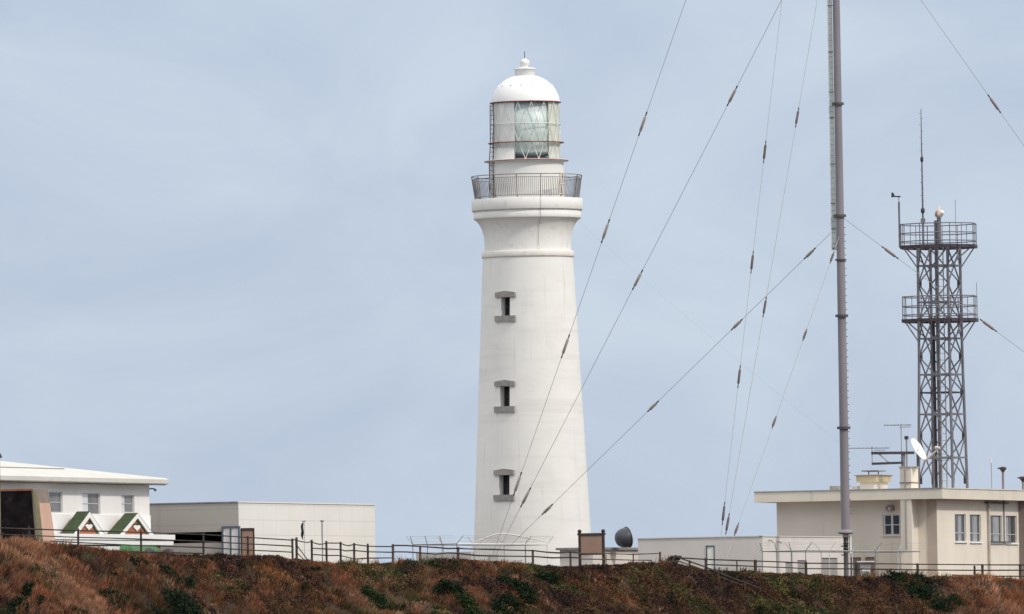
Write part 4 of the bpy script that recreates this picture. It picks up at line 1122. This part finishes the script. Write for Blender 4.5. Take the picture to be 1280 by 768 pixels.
# roof furniture
def on_roof(px, py, Y): return at(px, py, Y)
def roof_box(lab, cat, x0, xm, x1, ytop, name, Yc, bodym, capm=None, ycap=None, plates=False, ybase=612.5):
    c0 = at(xm, ytop, Yc); pf = Plane(c0, W, NF); pr_ = Plane(c0, U, NR)
    sa = pf.sz(x0, ytop)[0]; sb = pr_.sz(x1, ytop)[0]
    rt = thing(name, (c0.x, c0.y, zt), lab, cat)
    zt_, zm = c0.z, (pf.sz(xm, ycap)[1] if ycap else c0.z)
    def blk(e, za, zb2, m_, nm):
        p = [pf.P(sa + e, za, e), pf.P(-0.0, za, e) + NR * e, pr_.P(sb + e, za, e), pf.P(sa + e, za, 0) + U * (sb + e)]
        q = [a + UP * (zb2 - za) for a in p]
        return MB().hexa(p + q).build(nm, m_, rt)
    if ycap:
        blk(-.18, zt + .002, zm, bodym, 'base'); blk(0, zm, zt_, capm, 'hood'); blk(.10, zt_, zt_ + .05, M['taupe'], 'lid')
        if plates:
            ctr = (pf.P(sa, 0, 0) + pr_.P(sb, 0, 0)) / 2
            q = MB(); q.box((ctr.x, ctr.y, zt_ + .30), W * (sa * .38), U * (sb * .30), UP * .04)
            for u_ in (-.3, .3): q.bar((ctr.x + u_, ctr.y, zt_ + .05), (ctr.x + u_, ctr.y, zt_ + .27), .06)
            q.build('top_plate', M['stone_grey'], rt)
    else:
        blk(0, zt + .002, zt_, bodym, 'block')
roof_box('ochre topped square roof vent left of the chimney on the beige building', 'vent', 1070, 1095, 1114, 594.5, 'roof_vent', 597, M['low_grey'], M['ochre'], 602.5, True)
roof_box('small low grey block on the beige roof edge just behind the tall mast', 'roof block', 1037, 1048, 1052, 607.5, 'roof_block', 600, M['stone_grey'])
roof_box('small low grey block beside the ochre topped roof vent', 'roof block', 1064.5, 1072, 1075, 608, 'roof_block', 599, M['low_grey'])

# TV antennas on the boom frame
YA = 597
root = thing('antenna_boom', (at(1128.5, 600, YA).x, YA, zt), 'dark horizontal two rail boom frame beside the white dish', 'antenna mount')
bm = MB()
for (a, b, c_, d_, wd) in ((1089, 566.7, 1143, 566.2, .17), (1089.5, 580, 1129, 578.6, .15)):
    MB().bar(at(a, b, YA), at(c_, d_, YA), wd).build('rail', M['tower_dark'], root)
MB().bar(at(1099, 568, YA), at(1111, 578.5, YA), .09).build('brace', M['galv'], root)
MB().bar(at(1090, 562, YA), at(1090.2, 580, YA), .06).build('upright', M['galv'], root)
MB().tube([at(1128.8, 565, YA + .1), at(1129.2, 588, YA + .1)], .13, 8).build('sleeve', M['tower_steel'], root)
pz = at(1129, 586, YA); MB().tube([(pz.x + .02, YA + .1, zt), (pz.x, YA + .1, pz.z)], .05, 8).build('post', M['galv'], root)
def yagi(px0, px1, py, xm, ybase, Y, lab, n=7):
    a, b = at(px0, py, Y), at(px1, py - .4, Y); m = at(xm, py, Y)
    base = at(xm, ybase, Y)
    rt = thing('yagi_antenna', (m.x, Y, base.z), lab, 'antenna')
    MB().tube([(m.x, Y, base.z), (m.x, Y, m.z + .1)], .035, 6).build('mast', M['galv'], rt)
    MB().tube([a, b], .030, 6).build('boom', M['rail_grey'], rt)
    el = MB()
    for i in range(n):
        p = a.lerp(b, (i + .2) / n); L_ = .25 + .30 * (i / n)
        el.tube([p + V((0, -L_, .03)), p + V((0, L_, .03))], .014, 4)
    q = a.lerp(b, .72); el.tube([q + V((-.25, 0, -.13)), q + V((.45, 0, -.13))], .022, 4)
    el.build('element', M['rail_grey'], rt)
yagi(1104.5, 1139, 531.8, 1126.3, 566, YA + .1, 'higher of two slim yagi antennas above the boom frame', 8)
yagi(1060.5, 1112, 560.6, 1090, 566, YA, 'lower wide yagi antenna on the left end of the boom frame', 9)
def roof_pole(x, ytop, Y, lab, r, head=None, name='roof_pole', z0=None):
    t = at(x, ytop, Y)
    rt = thing(name, (t.x, Y, z0 or zt), lab, 'pole')
    MB().tube([(t.x, Y, (z0 or zt)), (t.x, Y, t.z)], r, 8).build('pole', M['galv'] if head != 'siren' else M['mast_grey'], rt)
    if head == 'cap': MB().tube([(t.x, Y, t.z - .22), (t.x, Y, t.z - .02)], .13, 8).build('collar', M['tower_dark'], rt)
    if head == 'tip': MB().tube([(t.x, Y, t.z - .30), (t.x, Y, t.z)], .06, 8).build('tip', M['porcelain'], rt)
    if head == 'siren':
        MB().lathe([(.06, t.z - .36), (.16, t.z - .20), (.24, t.z - .12), (.22, t.z - .02), (.05, t.z + .02)], t.x, Y, 14).build('siren_head', M['dark_iron'], rt)
        MB().bar((t.x - .34, Y, t.z - .08), (t.x - .1, Y, t.z - .05), .08).build('bracket', M['dark_iron'], rt)
roof_pole(1133, 545, YA + .7, 'slim pole with dark collar between boom frame and white dish', .055, 'cap')
roof_pole(1239, 573, 603, 'thin pale whip aerial on the beige roof right of the lattice tower', .025, 'tip', 'whip_aerial')
ps = bR.P(bR.sz(1256, 640)[0], 0, AR + .15)
roof_pole(1253.5, 584, ps.y, 'tall pole with dark horn siren rising above the right windows', .075, 'siren', 'siren_pole', z0=bR.sz(1256, 680)[1])
roof_pole(1278.5, 596, 607, 'short pole with dark horn siren at the right photo edge', .07, 'siren', 'siren_pole')
# white dish on the chimney
c = at(1148.6, 562, 591.5)
n_ = (CR @ V((.80, .52, .30))).normalized()
a1 = n_.cross(UP).normalized(); a2 = a1.cross(n_)
root = thing('satellite_dish', (at(1148.3, 585, 591.5).x, 591.5, zc + .07), 'white round satellite dish tilted upward on top of the chimney', 'dish')
R_ = 16.2 * m_px(591.5)
vs = []; fs = []; n = 40
for (side_, dd) in ((0, 0.0), (1, -.05)):
    for i in range(7):
        r = R_ * i / 6
        for j in range(n):
            t = 2 * math.pi * j / n; vs.append(c + a1 * (r * math.cos(t)) + a2 * (r * math.sin(t)) + n_ * (.16 * (i / 6) ** 2 - .13 + dd))
for k_ in (0, 7):
    for i in range(6):
        for j in range(n): fs.append(((k_ + i) * n + j, (k_ + i) * n + (j + 1) % n, (k_ + i + 1) * n + (j + 1) % n, (k_ + i + 1) * n + j))
for j in range(n): fs.append((6 * n + j, 6 * n + (j + 1) % n, 13 * n + (j + 1) % n, 13 * n + j))
MB().add(vs, fs, True).build('reflector', M['dish_white'], root)
lo = at(1157.5, 576, 591.2); tip = at(1174.5, 560, 590.6)
MB().tube([at(1156.5, 575, 591.3), lo.lerp(tip, .2), tip], .06, 8).build('feed_arm', M['beige'], root)
MB().tube([tip, tip + (c - tip).normalized() * .28], [.09, .13], 10).build('feed_horn', M['low_grey'], root)
bs = at(1147.5, 585, 591.9); MB().tube([(bs.x, bs.y, zc + .07), (bs.x, bs.y, at(1147, 566, 591.9).z), c - n_ * .15], .085, 8).build('mount', M['tower_steel'], root)
# white plant cabinet by the fence
ca_ = at(1075.5, 703, 588); cb_ = at(1088, 703, 588)
root = thing('equipment_cabinet', ((ca_.x + cb_.x) / 2, 588, tz(ca_.x, 588)), 'pale grey equipment cabinet before the brown doors right of the mast', 'cabinet')
g1 = tz(ca_.x, 588) - .1
mb = MB(); mb.box(((ca_.x + cb_.x) / 2, 588, (g1 + ca_.z) / 2), ((cb_.x - ca_.x) / 2, 0, 0), (0, .4, 0), (0, 0, (ca_.z - g1) / 2)); mb.build('body', M['galv'], root)
mb = MB(); mb.box(((ca_.x + cb_.x) / 2, 587.97, ca_.z + .03), ((cb_.x - ca_.x) / 2 + .22, 0, 0), (0, .5, 0), (0, 0, .035)); mb.build('top', M['galv_white'], root)
for u_ in (.30, .62):
    mb = MB(); z = ca_.z - (ca_.z - g1) * u_ * .75; mb.box(((ca_.x + cb_.x) / 2, 587.59, z - .05), ((cb_.x - ca_.x) / 2 - .06, 0, 0), (0, .012, 0), (0, 0, .09)); mb.build('louvre', M['panel_white'], root)

# ------------------------------------------------------------------ tall mast
MYD = 575.0
mb_ = at(1056.6, 690, MYD)
def mz(py): return at(1047 + py * .0137, py, MYD).z
MX = at(1052, 384, MYD).x
g0 = tz(MX, MYD)
MR = lambda py: (4.5 + 1.2 * max(-1.0, py) / 660) * m_px(MYD)
MAST = thing('radio_mast', (MX, MYD, g0), 'very tall grey tubular guyed mast rising out of the top of the photo', 'mast')
joints = [-640, -520, -400, -265, -130, 0, 130, 270, 395, 535, 664]
for i in range(len(joints) - 1):
    a, b = joints[i], joints[i + 1]
    MB().tube([(MX, MYD, mz(b)), (MX, MYD, mz(a))], [MR(b), MR(a) * .99], 20).build('mast_section', M['mast_grey'], MAST)
    if a > -20 and a != 0 or a == -130:
        z = mz(a); r = MR(a)
        MB().lathe([(r * .9, z - .075), (r * 1.55, z - .075), (r * 1.55, z + .075), (r * .9, z + .075)], MX, MYD, 20, smooth=False).build('flange', M['mast_dark'], MAST)
z = mz(325); MB().lathe([(MR(325) * .9, z - .05), (MR(325) * 1.4, z - .05), (MR(325) * 1.4, z + .05), (MR(325) * .9, z + .05)], MX, MYD, 20, smooth=False).build('flange', M['mast_dark'], MAST)
# ladder, left and a little behind
lx = MX - .40; ly = MYD + .05
zlo = mz(313); zhi = mz(-300)
lm = MB()
for dx in (-.13, .13): lm.bar((lx + dx, ly, zlo), (lx + dx - .05 * 0, ly, zhi), .05, .07)
z = zlo + .1
while z < zhi: lm.tube([(lx - .13, ly, z), (lx + .13, ly, z)], .010, 4, cap=False); z += .33
lad = lm.build('ladder', M['ladder_pale'], MAST)
pb = MB(); pb.box((lx, ly + .03, (zlo + zhi) / 2), (.11, 0, 0), (0, .006, 0), (0, 0, (zhi - zlo) / 2)); pb.build('cable_tray', M['ladder_pale'], lad)
br = MB()
for py in (-50, 7, 65, 115, 147, 205, 254, 286, 310): br.tube([(lx - .15, ly - .03, mz(py)), (MX - .1, ly - .03, mz(py))], .02, 5)
br.build('ladder_bracket', M['dark_iron'], lad)
sb = MB(); py = 285
while py < 650:
    r = MR(py); sgn = 1
    sb.tube([(MX + r * .9, MYD - .03, mz(py)), (MX + r + .09, MYD - .03, mz(py))], .022, 5); py += 8.5
sb.build('step_bolt', M['mast_dark'], MAST).__setitem__('kind', 'stuff')
z = mz(664); r = MR(664)
MB().lathe([(.02, mz(668.5)), (r * 1.2, mz(668)), (r * 1.85, mz(666.5)), (r * 1.5, mz(664.5)), (r, mz(662))], MX, MYD, 24).build('base_cone', M['mast_grey'], MAST)
MB().lathe([(.16, mz(672)), (.21, mz(671)), (.17, mz(668.3))], MX, MYD, 16).build('base_neck', M['brown_and_shade'], MAST)
MB().lathe([(.145, mz(690)), (.145, mz(687)), (.19, mz(686.4)), (.145, mz(685.8)), (.145, mz(680.4)), (.19, mz(679.8)), (.145, mz(679.2)), (.145, mz(672))], MX, MYD, 16).build('base_insulator', M['black'], MAST)
MB().lathe([(.15, g0 - .3), (.15, mz(691)), (.20, mz(690.5)), (.20, mz(689.8)), (.02, mz(689.7))], MX, MYD, 16).build('base_post', M['mast_grey'], MAST)
MB().tube([(MX + .27, MYD + .1, mz(692)), (MX + .27, MYD + .1, mz(671))], .085, 10).build('white_arrester', M['porcelain'], MAST)
for py in (683, 694): MB().tube([(MX - .05, MYD - .1, mz(py)), (MX - .30, MYD - .1, mz(py))], .035, 5).build('terminal', M['black'], MAST)

# ------------------------------------------------------------------ guy wires with strain insulators
def guy(attach_py, anchor, ins_py, lab, m_ins, ilen, irad, grp, far=None):
    top = V((MX, MYD, mz(attach_py)))
    d = (anchor - top); top = top + V((d.x, d.y, 0)).normalized() * .22
    rt = thing('guy_wire', tuple(anchor), lab, 'guy wire', grp)
    MB().tube([top, anchor], .0150, 6).build('wire', M['wire'], rt)
    dn = (anchor - top).normalized()
    for py in ins_py:
        lo, hi = 0.0, 1.0                       # the height on the wire seen at this level of the photo
        for _ in range(50):
            m_ = (lo + hi) / 2
            if pix(top.lerp(anchor, m_))[1] < py: lo = m_
            else: hi = m_
        c = top.lerp(anchor, lo); h = ilen / 2
        a = dn.cross(V((0, 1, 0))).normalized(); b = a.cross(dn)
        o_ = MB().tube([c - dn * h * .66, c - dn * h * .55, c + dn * h * .55, c + dn * h * .66], [irad * .45, irad, irad, irad * .45], 8).build('insulator', m_ins, rt)
        e = MB()
        for s in (-1, 1): e.tube([c + dn * (s * h * .62), c + dn * (s * h * .80), c + dn * (s * h * .86), c + dn * (s * h)], [irad * .5, irad * .38, irad * .6, irad * .45], 6)
        e.tube([c - dn * h * .5 - a * irad * .8, c + dn * h * .5 - a * irad * .8], irad * .20, 5)
        e.build('end_clamp', M['clamp'], o_)
    return rt
ANA = at(616, 694, 596.4); ANA2 = at(637, 692, 596.0)
ANB = at(899, 716, 549.0)
ANC = at(1662, 723, 568.0)
G = 'guy wires of the tall mast'
bI, dI = M['ins_body'], M['ins_dark']
rI = M['ins_right'] = mat('insulator_pinkish_grey', (0.24, 0.19, 0.18), 0.5, 0.15, 3.0)
guy(-505, ANA, [155, 289, 433, 605], 'leftmost guy wire, steep, crossing the right half of the lighthouse', bI, 1.62, .088, G)
guy(-122, at(620, 694, 596.2), [120, 350, 622], 'second guy wire from the left, ending beside the first at the lighthouse foot', bI, 1.50, .088, G)
guy(283, at(640, 680, 596.0), [317, 406, 508, 637], 'lowest slanting guy wire from the mast ladder foot to the lighthouse foot', bI, 1.15, .095, G)
guy(-505, at(896, 716, 549), [190, 328, 471, 642], 'near vertical guy wire, left of the pair ending by the cream door', dI, 1.45, .072, G)
guy(-118, ANB, [147, 384, 655], 'near vertical guy wire, right of the pair ending by the cream door', dI, 1.45, .072, G)
guy(296, at(903, 712, 549), [322, 419, 528, 662], 'short guy wire slanting from the mast ladder foot down to the cream door', dI, 1.20, .072, G)
guy(-147, ANC, [130], 'guy wire slanting out of the upper right corner of the photo', rI, 1.35, .085, G)
guy(273, ANC, [316, 407], 'guy wire passing behind the two platforms of the lattice tower on the right', rI, 1.25, .085, G)
for (p, lab) in ((ANA, 'concrete anchor block of the guy wires inside the lighthouse enclosure'), (ANB, 'concrete anchor block of the guy wires in front of the annex'), (ANC, 'concrete anchor block of the guy wires beyond the right edge')):
    g1 = tz(p.x, p.y); mb = MB(); mb.hexa([(p.x - .5, p.y - .5, g1 - .3), (p.x + .5, p.y - .5, g1 - .3), (p.x + .5, p.y + .5, g1 - .3), (p.x - .5, p.y + .5, g1 - .3), (p.x - .3, p.y - .3, max(g1 + .3, p.z + .02)), (p.x + .3, p.y - .3, max(g1 + .3, p.z + .02)), (p.x + .3, p.y + .3, max(g1 + .3, p.z + .02)), (p.x - .3, p.y + .3, max(g1 + .3, p.z + .02))])
    tag(mb.build('anchor_block', M['concrete']), lab, 'anchor block')
# faint service cable from the lighthouse to the beige roof
p, q = at(716, 270, LY - 1), at(1098, 592, 600)
pts = [p.lerp(q, i / 16) - UP * (.35 * 4 * (i / 16) * (1 - i / 16)) for i in range(17)]
tag(MB().tube(pts, .0042, 4).build('overhead_cable', M['wire']), 'very thin overhead cable from the lighthouse gallery to the beige roof', 'cable')

# ------------------------------------------------------------------ lattice tower
TY = 601.0; TS = m_px(TY)
def tpx(py): return 1173.6 + (py - 290) * .0165          # the axis leans in the picture with the camera roll
TX = at(1176, 450, TY).x
def tzv(py): return at(tpx(py), py, TY).z
TW = thing('lattice_tower', (TX, TY, zt), 'grey steel lattice tower with two railed round platforms above the beige building', 'tower')
PH = RAD(19.5)
def half(py): return np.interp(py, [300, 334, 450, 620], [28.5, 28.5, 29.2, 33.0]) * TS
def leg(k, py):
    t = PH + k * math.pi / 2; r = half(py)
    return V((TX + r * math.cos(t), TY + r * math.sin(t) * 1.0, tzv(py)))
pyb = 612.5
for k in range(4):
    MB().tube([V((leg(k, 605).x, leg(k, 605).y, zt - .01))] + [leg(k, y) for y in (600, 545, 491, 446, 401, 355, 310)], .088, 8).build('leg', M['tower_steel'] if k in (0, 3) else M['tower_steel'], TW)
levels = [310, 355, 401, 446, 491, 545, 600]
for i in range(len(levels) - 1):
    y0, y1 = levels[i], levels[i + 1]; ym = (y0 + y1) / 2
    for k in range(4):
        a0, a1 = leg(k, y0), leg((k + 1) % 4, y0); b0, b1 = leg(k, y1), leg((k + 1) % 4, y1); m0, m1 = leg(k, ym), leg((k + 1) % 4, ym)
        q = MB(); q.bar(a0, b1, .074).bar(a1, b0, .070).bar(m0, m1, .085, .10)
        q.build('cross_brace', M['tower_steel'], TW)
        gp = MB(); dd = (b1 - b0).normalized()
        gp.box(b0 + dd * .10, dd * .13, dd.cross(UP) * .025, UP * .26); gp.build('gusset', M['tower_dark'], TW)
for k in range(4): MB().bar(leg(k, 491), leg((k + 1) % 4, 491), .085).build('girt', M['tower_dark'], TW)
# cable run and climbing ladder inside
cl = MB()
for dx in (-.07, .24): cl.tube([(TX + dx, TY - .35, zt), (TX + dx, TY - .35, tzv(308))], .042, 6)
z = zt + .2
while z < tzv(310): cl.bar((TX - .07, TY - .35, z), (TX + .24, TY - .35, z), .035); z += .42
cl.build('ladder', M['galv'], TW)
MB().tube([(TX - .17, TY - .15, zt), (TX - .17, TY - .15, tzv(276))], .115, 10).build('riser_pipe', M['tower_steel'], TW)
MB().tube([(TX - .42, TY + .1, zt), (TX - .42, TY + .1, tzv(400))], .10, 10).build('riser_pipe', M['tower_dark'], TW)
def platform(yf, yr, R_px):
    R_ = R_px * TS; zf, zr = tzv(yf), tzv(yr); n = 8; off = RAD(14)
    pt = lambda k, z, r=R_: V((TX + r * math.sin(off + 2 * math.pi * k / n), TY - r * math.cos(off + 2 * math.pi * k / n), z))
    fm = MB()
    for k in range(n): fm.bar(pt(k, zf), pt(k + 1, zf), .16, .20)
    fl = fm.build('platform', M['tower_dark'], TW)
    g = MB()
    for i in range(-4, 5):
        w_ = math.sqrt(max(0, 1 - (i / 4.6) ** 2)) * R_ * .95
        g.bar((TX - w_, TY + i * R_ / 4.6, zf + .02), (TX + w_, TY + i * R_ / 4.6, zf + .02), .09, .05)
    g.build('grating', M['tower_dark'], fl)
    for zz in (zr, zf + (zr - zf) * .60, zf + (zr - zf) * .24):
        q = MB()
        for k in range(n): q.tube([pt(k, zz), pt(k + 1, zz)], .034, 6)
        q.build('rail', M['tower_steel'], fl)
    for k in range(n * 1):
        MB().tube([pt(k, zf), pt(k, zr)], .034, 6).build('rail_post', M['tower_steel'], fl)
    for k in range(n):
        m_ = (pt(k, zr) + pt(k + 1, zr)) / 2; m2 = (pt(k, zf) + pt(k + 1, zf)) / 2
        MB().tube([m2, m_], .022, 5).build('rail_post', M['tower_steel'], fl)
    for k in range(n):
        e = pt(k, zf - .05, R_ * .94); best = min(range(4), key=lambda j: (V((e.x, e.y, 0)) - V((leg(j, yf + 22).x, leg(j, yf + 22).y, 0))).length)
        MB().bar(e, leg(best, yf + 27), .075).build('strut', M['tower_steel'], fl)
platform(309, 280.5, 49.0)
platform(401, 371, 48.5)
# fittings on the top platform
q = MB(); wx = at(1152.8, 270, TY).x; wy = TY - .9
q.tube([(wx, wy, tzv(309)), (wx, wy, tzv(200)), (wx, wy, tzv(137))], [.07, .045, .022], 8)
whip = q.build('whip_antenna', M['tower_steel'], TW)
q = MB()
for i, py in enumerate((143, 149, 157, 165, 173, 181, 189, 197, 213, 221, 229, 237, 245, 253)):
    z = tzv(py); q.tube([(wx - .05, wy, z), (wx + (.10 if i % 2 else -.14), wy, z + .01)], .012, 4)
q.build('cross_pin', M['tower_dark'], whip)
for py, r in ((200, .10), (264, .13)): MB().lathe([(.03, tzv(py) - .2), (r, tzv(py) - .1), (r, tzv(py) + .1), (.03, tzv(py) + .2)], wx, wy, 10).build('collar', M['tower_dark'], whip)
MB().box((wx, wy - .02, tzv(277)), (.14, 0, 0), (0, .1, 0), (0, 0, .16)).build('clamp_box', M['tower_steel'], whip)
bx = at(1173.5, 290, TY).x; by = TY - .5
bc = MB().tube([(bx, by, tzv(309)), (bx, by, tzv(272))], .14, 10).build('beacon', M['tower_steel'], TW)
MB().lathe([(.10, tzv(273)), (.24, tzv(271)), (.26, tzv(268)), (.20, tzv(264.5)), (.08, tzv(263.5)), (.07, tzv(259)), (.02, tzv(258.5))], bx, by, 16).build('lamp_housing', M['rust_white'], bc)
MB().lathe([(.01, tzv(270.5)), (.14, tzv(269)), (.17, tzv(266.6)), (.14, tzv(264.6)), (.01, tzv(263.4))], bx + .18, by - .12, 14).build('lamp', M['porcelain'], bc)
vx = at(1124.0, 280, TY).x
va = MB().tube([(vx, TY - .2, tzv(309)), (vx, TY - .2, tzv(252))], .062, 8).build('wind_vane', M['tower_steel'], TW)
MB().tube([(vx, TY - .2, tzv(252)), (vx - .02, TY - .2, tzv(246))], .03, 6).build('spindle', M['galv'], va)
v0 = V((vx - .05, TY - .2, tzv(245.4)))
q = MB(); q.tube([v0 + V((-.36, 0, .02)), v0 + V((.16, 0, .0))], [.035, .05], 6); q.prism([v0 + V((-.42, -.012, -.06)), v0 + V((-.18, -.012, .02)), v0 + V((-.30, -.012, .26)), v0 + V((-.42, -.012, .26))], V((0, .024, 0)))
q.build('vane_tail', M['tower_dark'], va)
for (px, y0, y1) in ((1194.8, 250, 309), (1221.3, 354, 401)):
    x_ = at(px, (y0 + y1) / 2, TY).x
    MB().tube([(x_, TY + .3, tzv(y1)), (x_, TY + .3, tzv(y0))], .022, 6).build('rod_antenna', M['galv'], TW)

# ------------------------------------------------------------------ shrubs on the slope
SHRUBS = [
 (176, 703, 20, 12, 0, 'dark green shrub on the cliff edge under the right end of the white canopy'),
 (36, 738, 16, 9, 0, 'small dark shrub low on the red slope under the black monument'),
 (52, 748, 14, 8, 0, 'small flat shrub low on the red slope, just right of one under the monument'),
 (86, 705, 9, 7, 1, 'tiny olive shrub on the red slope under the pinkish monument panel'),
 (148, 750, 34, 17, 0, 'broad dark shrub low on the red slope below the first green gable'),
 (18, 763, 28, 13, 0, 'dark shrub in the lower left corner of the photo'),
 (100, 762, 18, 12, 0, 'rounded dark shrub at the lower photo edge below the gable on the left'),
 (141, 722, 8, 6, 0, 'tiny dark shrub on the red slope midway below the two green gables'),
 (212, 713, 16, 12, 0, 'upper small dark shrub in the diagonal row left under the hangar'),
 (230, 727, 24, 18, 0, 'middle dark shrub in the diagonal row left under the hangar'),
 (219, 752, 50, 30, 0, 'biggest dark green shrub low on the slope left under the hangar'),
 (310, 738, 20, 7, 1, 'flat dull olive shrub on the brown slope under the tan hangar board'),
 (384.5, 733, 11, 11, 0, 'small round green shrub on the brown slope under the flag pole'),
 (393, 712, 9, 6, 0, 'tiny green shrub just under the sagging rail fence'),
 (281, 695, 15, 9, 0, 'small dark shrub on the cliff edge before the blue framed bay'),
 (461, 739, 13, 11, 2, 'bright green shrub at the top of the diagonal row under the hangar right end'),
 (471, 749, 15, 10, 2, 'bright green shrub second from the top of the diagonal row under the hangar right end'),
 (486, 757, 18, 10, 2, 'bright green shrub lowest in the diagonal row under the hangar right end'),
 (503, 760, 10, 8, 0, 'small dark shrub at the lower photo edge beside the bright green row'),
 (513, 711, 25, 10, 3, 'greyish green flat shrub just below the fence left of the lighthouse'),
 (560, 703, 30, 8, 2, 'wide low green shrub on the cliff edge at the lighthouse left side'),
 (561, 734, 22, 22, 0, 'tall dark green shrub on the slope under the lighthouse left edge'),
 (588, 761, 34, 20, 2, 'broad green shrub at the lower photo edge under the lighthouse left edge'),
 (684, 721, 19, 20, 0, 'upright dark shrub near the cliff edge under the lighthouse right side'),
 (651, 736, 34, 22, 0, 'large dark shrub on the slope under the middle of the lighthouse'),
 (640, 760, 36, 24, 0, 'largest dark shrub at the lower photo edge under the lighthouse'),
 (956, 762, 18, 12, 2, 'green shrub at the lower photo edge beneath the slanting handrail'),
 (843, 750, 15, 9, 0, 'small dark green shrub on the slope far below the log heap'),
 (917, 718, 16, 7, 1, 'flat dull shrub just under the handrail near the cream door'),
 (992, 744, 18, 12, 1, 'dull brown green shrub beside the lower slanting handrail'),
 (1126, 719, 27, 15, 0, 'rounded dark green shrub on the cliff edge before the small beige window'),
 (1156, 726, 32, 10, 0, 'flat dark shrub just below the fence under the beige chimney'),
 (1148, 741, 44, 15, 0, 'wide dark shrub on the slope under the beige chimney'),
 (1038, 731, 14, 8, 2, 'small bright green shrub on the slope under the tall mast'),
 (1198, 748, 20, 10, 0, 'small dark shrub at the left foot of the red grass mound'),
 (1178, 758, 28, 12, 0, 'dark low shrub at the lower photo edge left of the red grass mound'),
]
PALS = [((.013, .026, .012), (.022, .037, .014), (.010, .018, .010)), ((.035, .036, .018), (.045, .040, .02), (.025, .028, .014)),
        ((.027, .047, .016), (.038, .058, .018), (.018, .031, .012)), ((.050, .060, .046), (.065, .070, .054), (.035, .040, .033))]
for (px, py, w_, h_, pal, lab) in SHRUBS:
    g = hit(px, py + h_ * .45); s = m_px(g.y)
    rx, rz_ = w_ * s * .60, h_ * s * .72
    n = int(760 * max(.35, min(4.0, w_ * h_ / 200.0)))
    cl = rng.normal(0, 1, (9, 3)); cl /= np.linalg.norm(cl, axis=1)[:, None]; cl *= rng.uniform(.35, .85, 9)[:, None]
    ci = rng.integers(0, 9, n)
    d = cl[ci] + rng.normal(0, .23, (n, 3))
    el = .55 if 150 < px < 700 else .2            # those on the left half trail down the slope to the right
    e1 = d[:, 0] * rx * (1 + el); e2 = d[:, 1] * rx * (.8 - el * .5)
    X = g.x + e1 * (1 - .2 * el) + e2 * .6 * el; Y = g.y + .15 * rx - e1 * .62 * el + e2
    p = np.stack([X, Y, terr(X, Y) + rz_ * .30 + d[:, 2] * rz_ * (.8 - .3 * el)], -1)
    p[:, 2] = np.maximum(p[:, 2], terr(p[:, 0], p[:, 1]) + .01)
    u = rng.normal(0, 1, (n, 3)); u /= np.linalg.norm(u, axis=1)[:, None]
    v = np.cross(u, rng.normal(0, 1, (n, 3))); v /= np.linalg.norm(v, axis=1)[:, None]
    sz = (rng.uniform(.035, .075, n))[:, None]
    qd = np.stack([p - u * sz * 1.4, p - v * sz * .7, p + u * sz * 1.4, p + v * sz * .7], 1)
    P3 = np.array(PALS[pal]); c = P3[rng.integers(0, 3, n)] * (.7 + .6 * rng.uniform(0, 1, n)[:, None])
    o = quads_mesh('shrub', qd - np.array([g.x, g.y, g.z]), c, M['leaf'])
    o.location = g
    tag(o, lab, 'shrub', 'shrubs on the cliff slope')
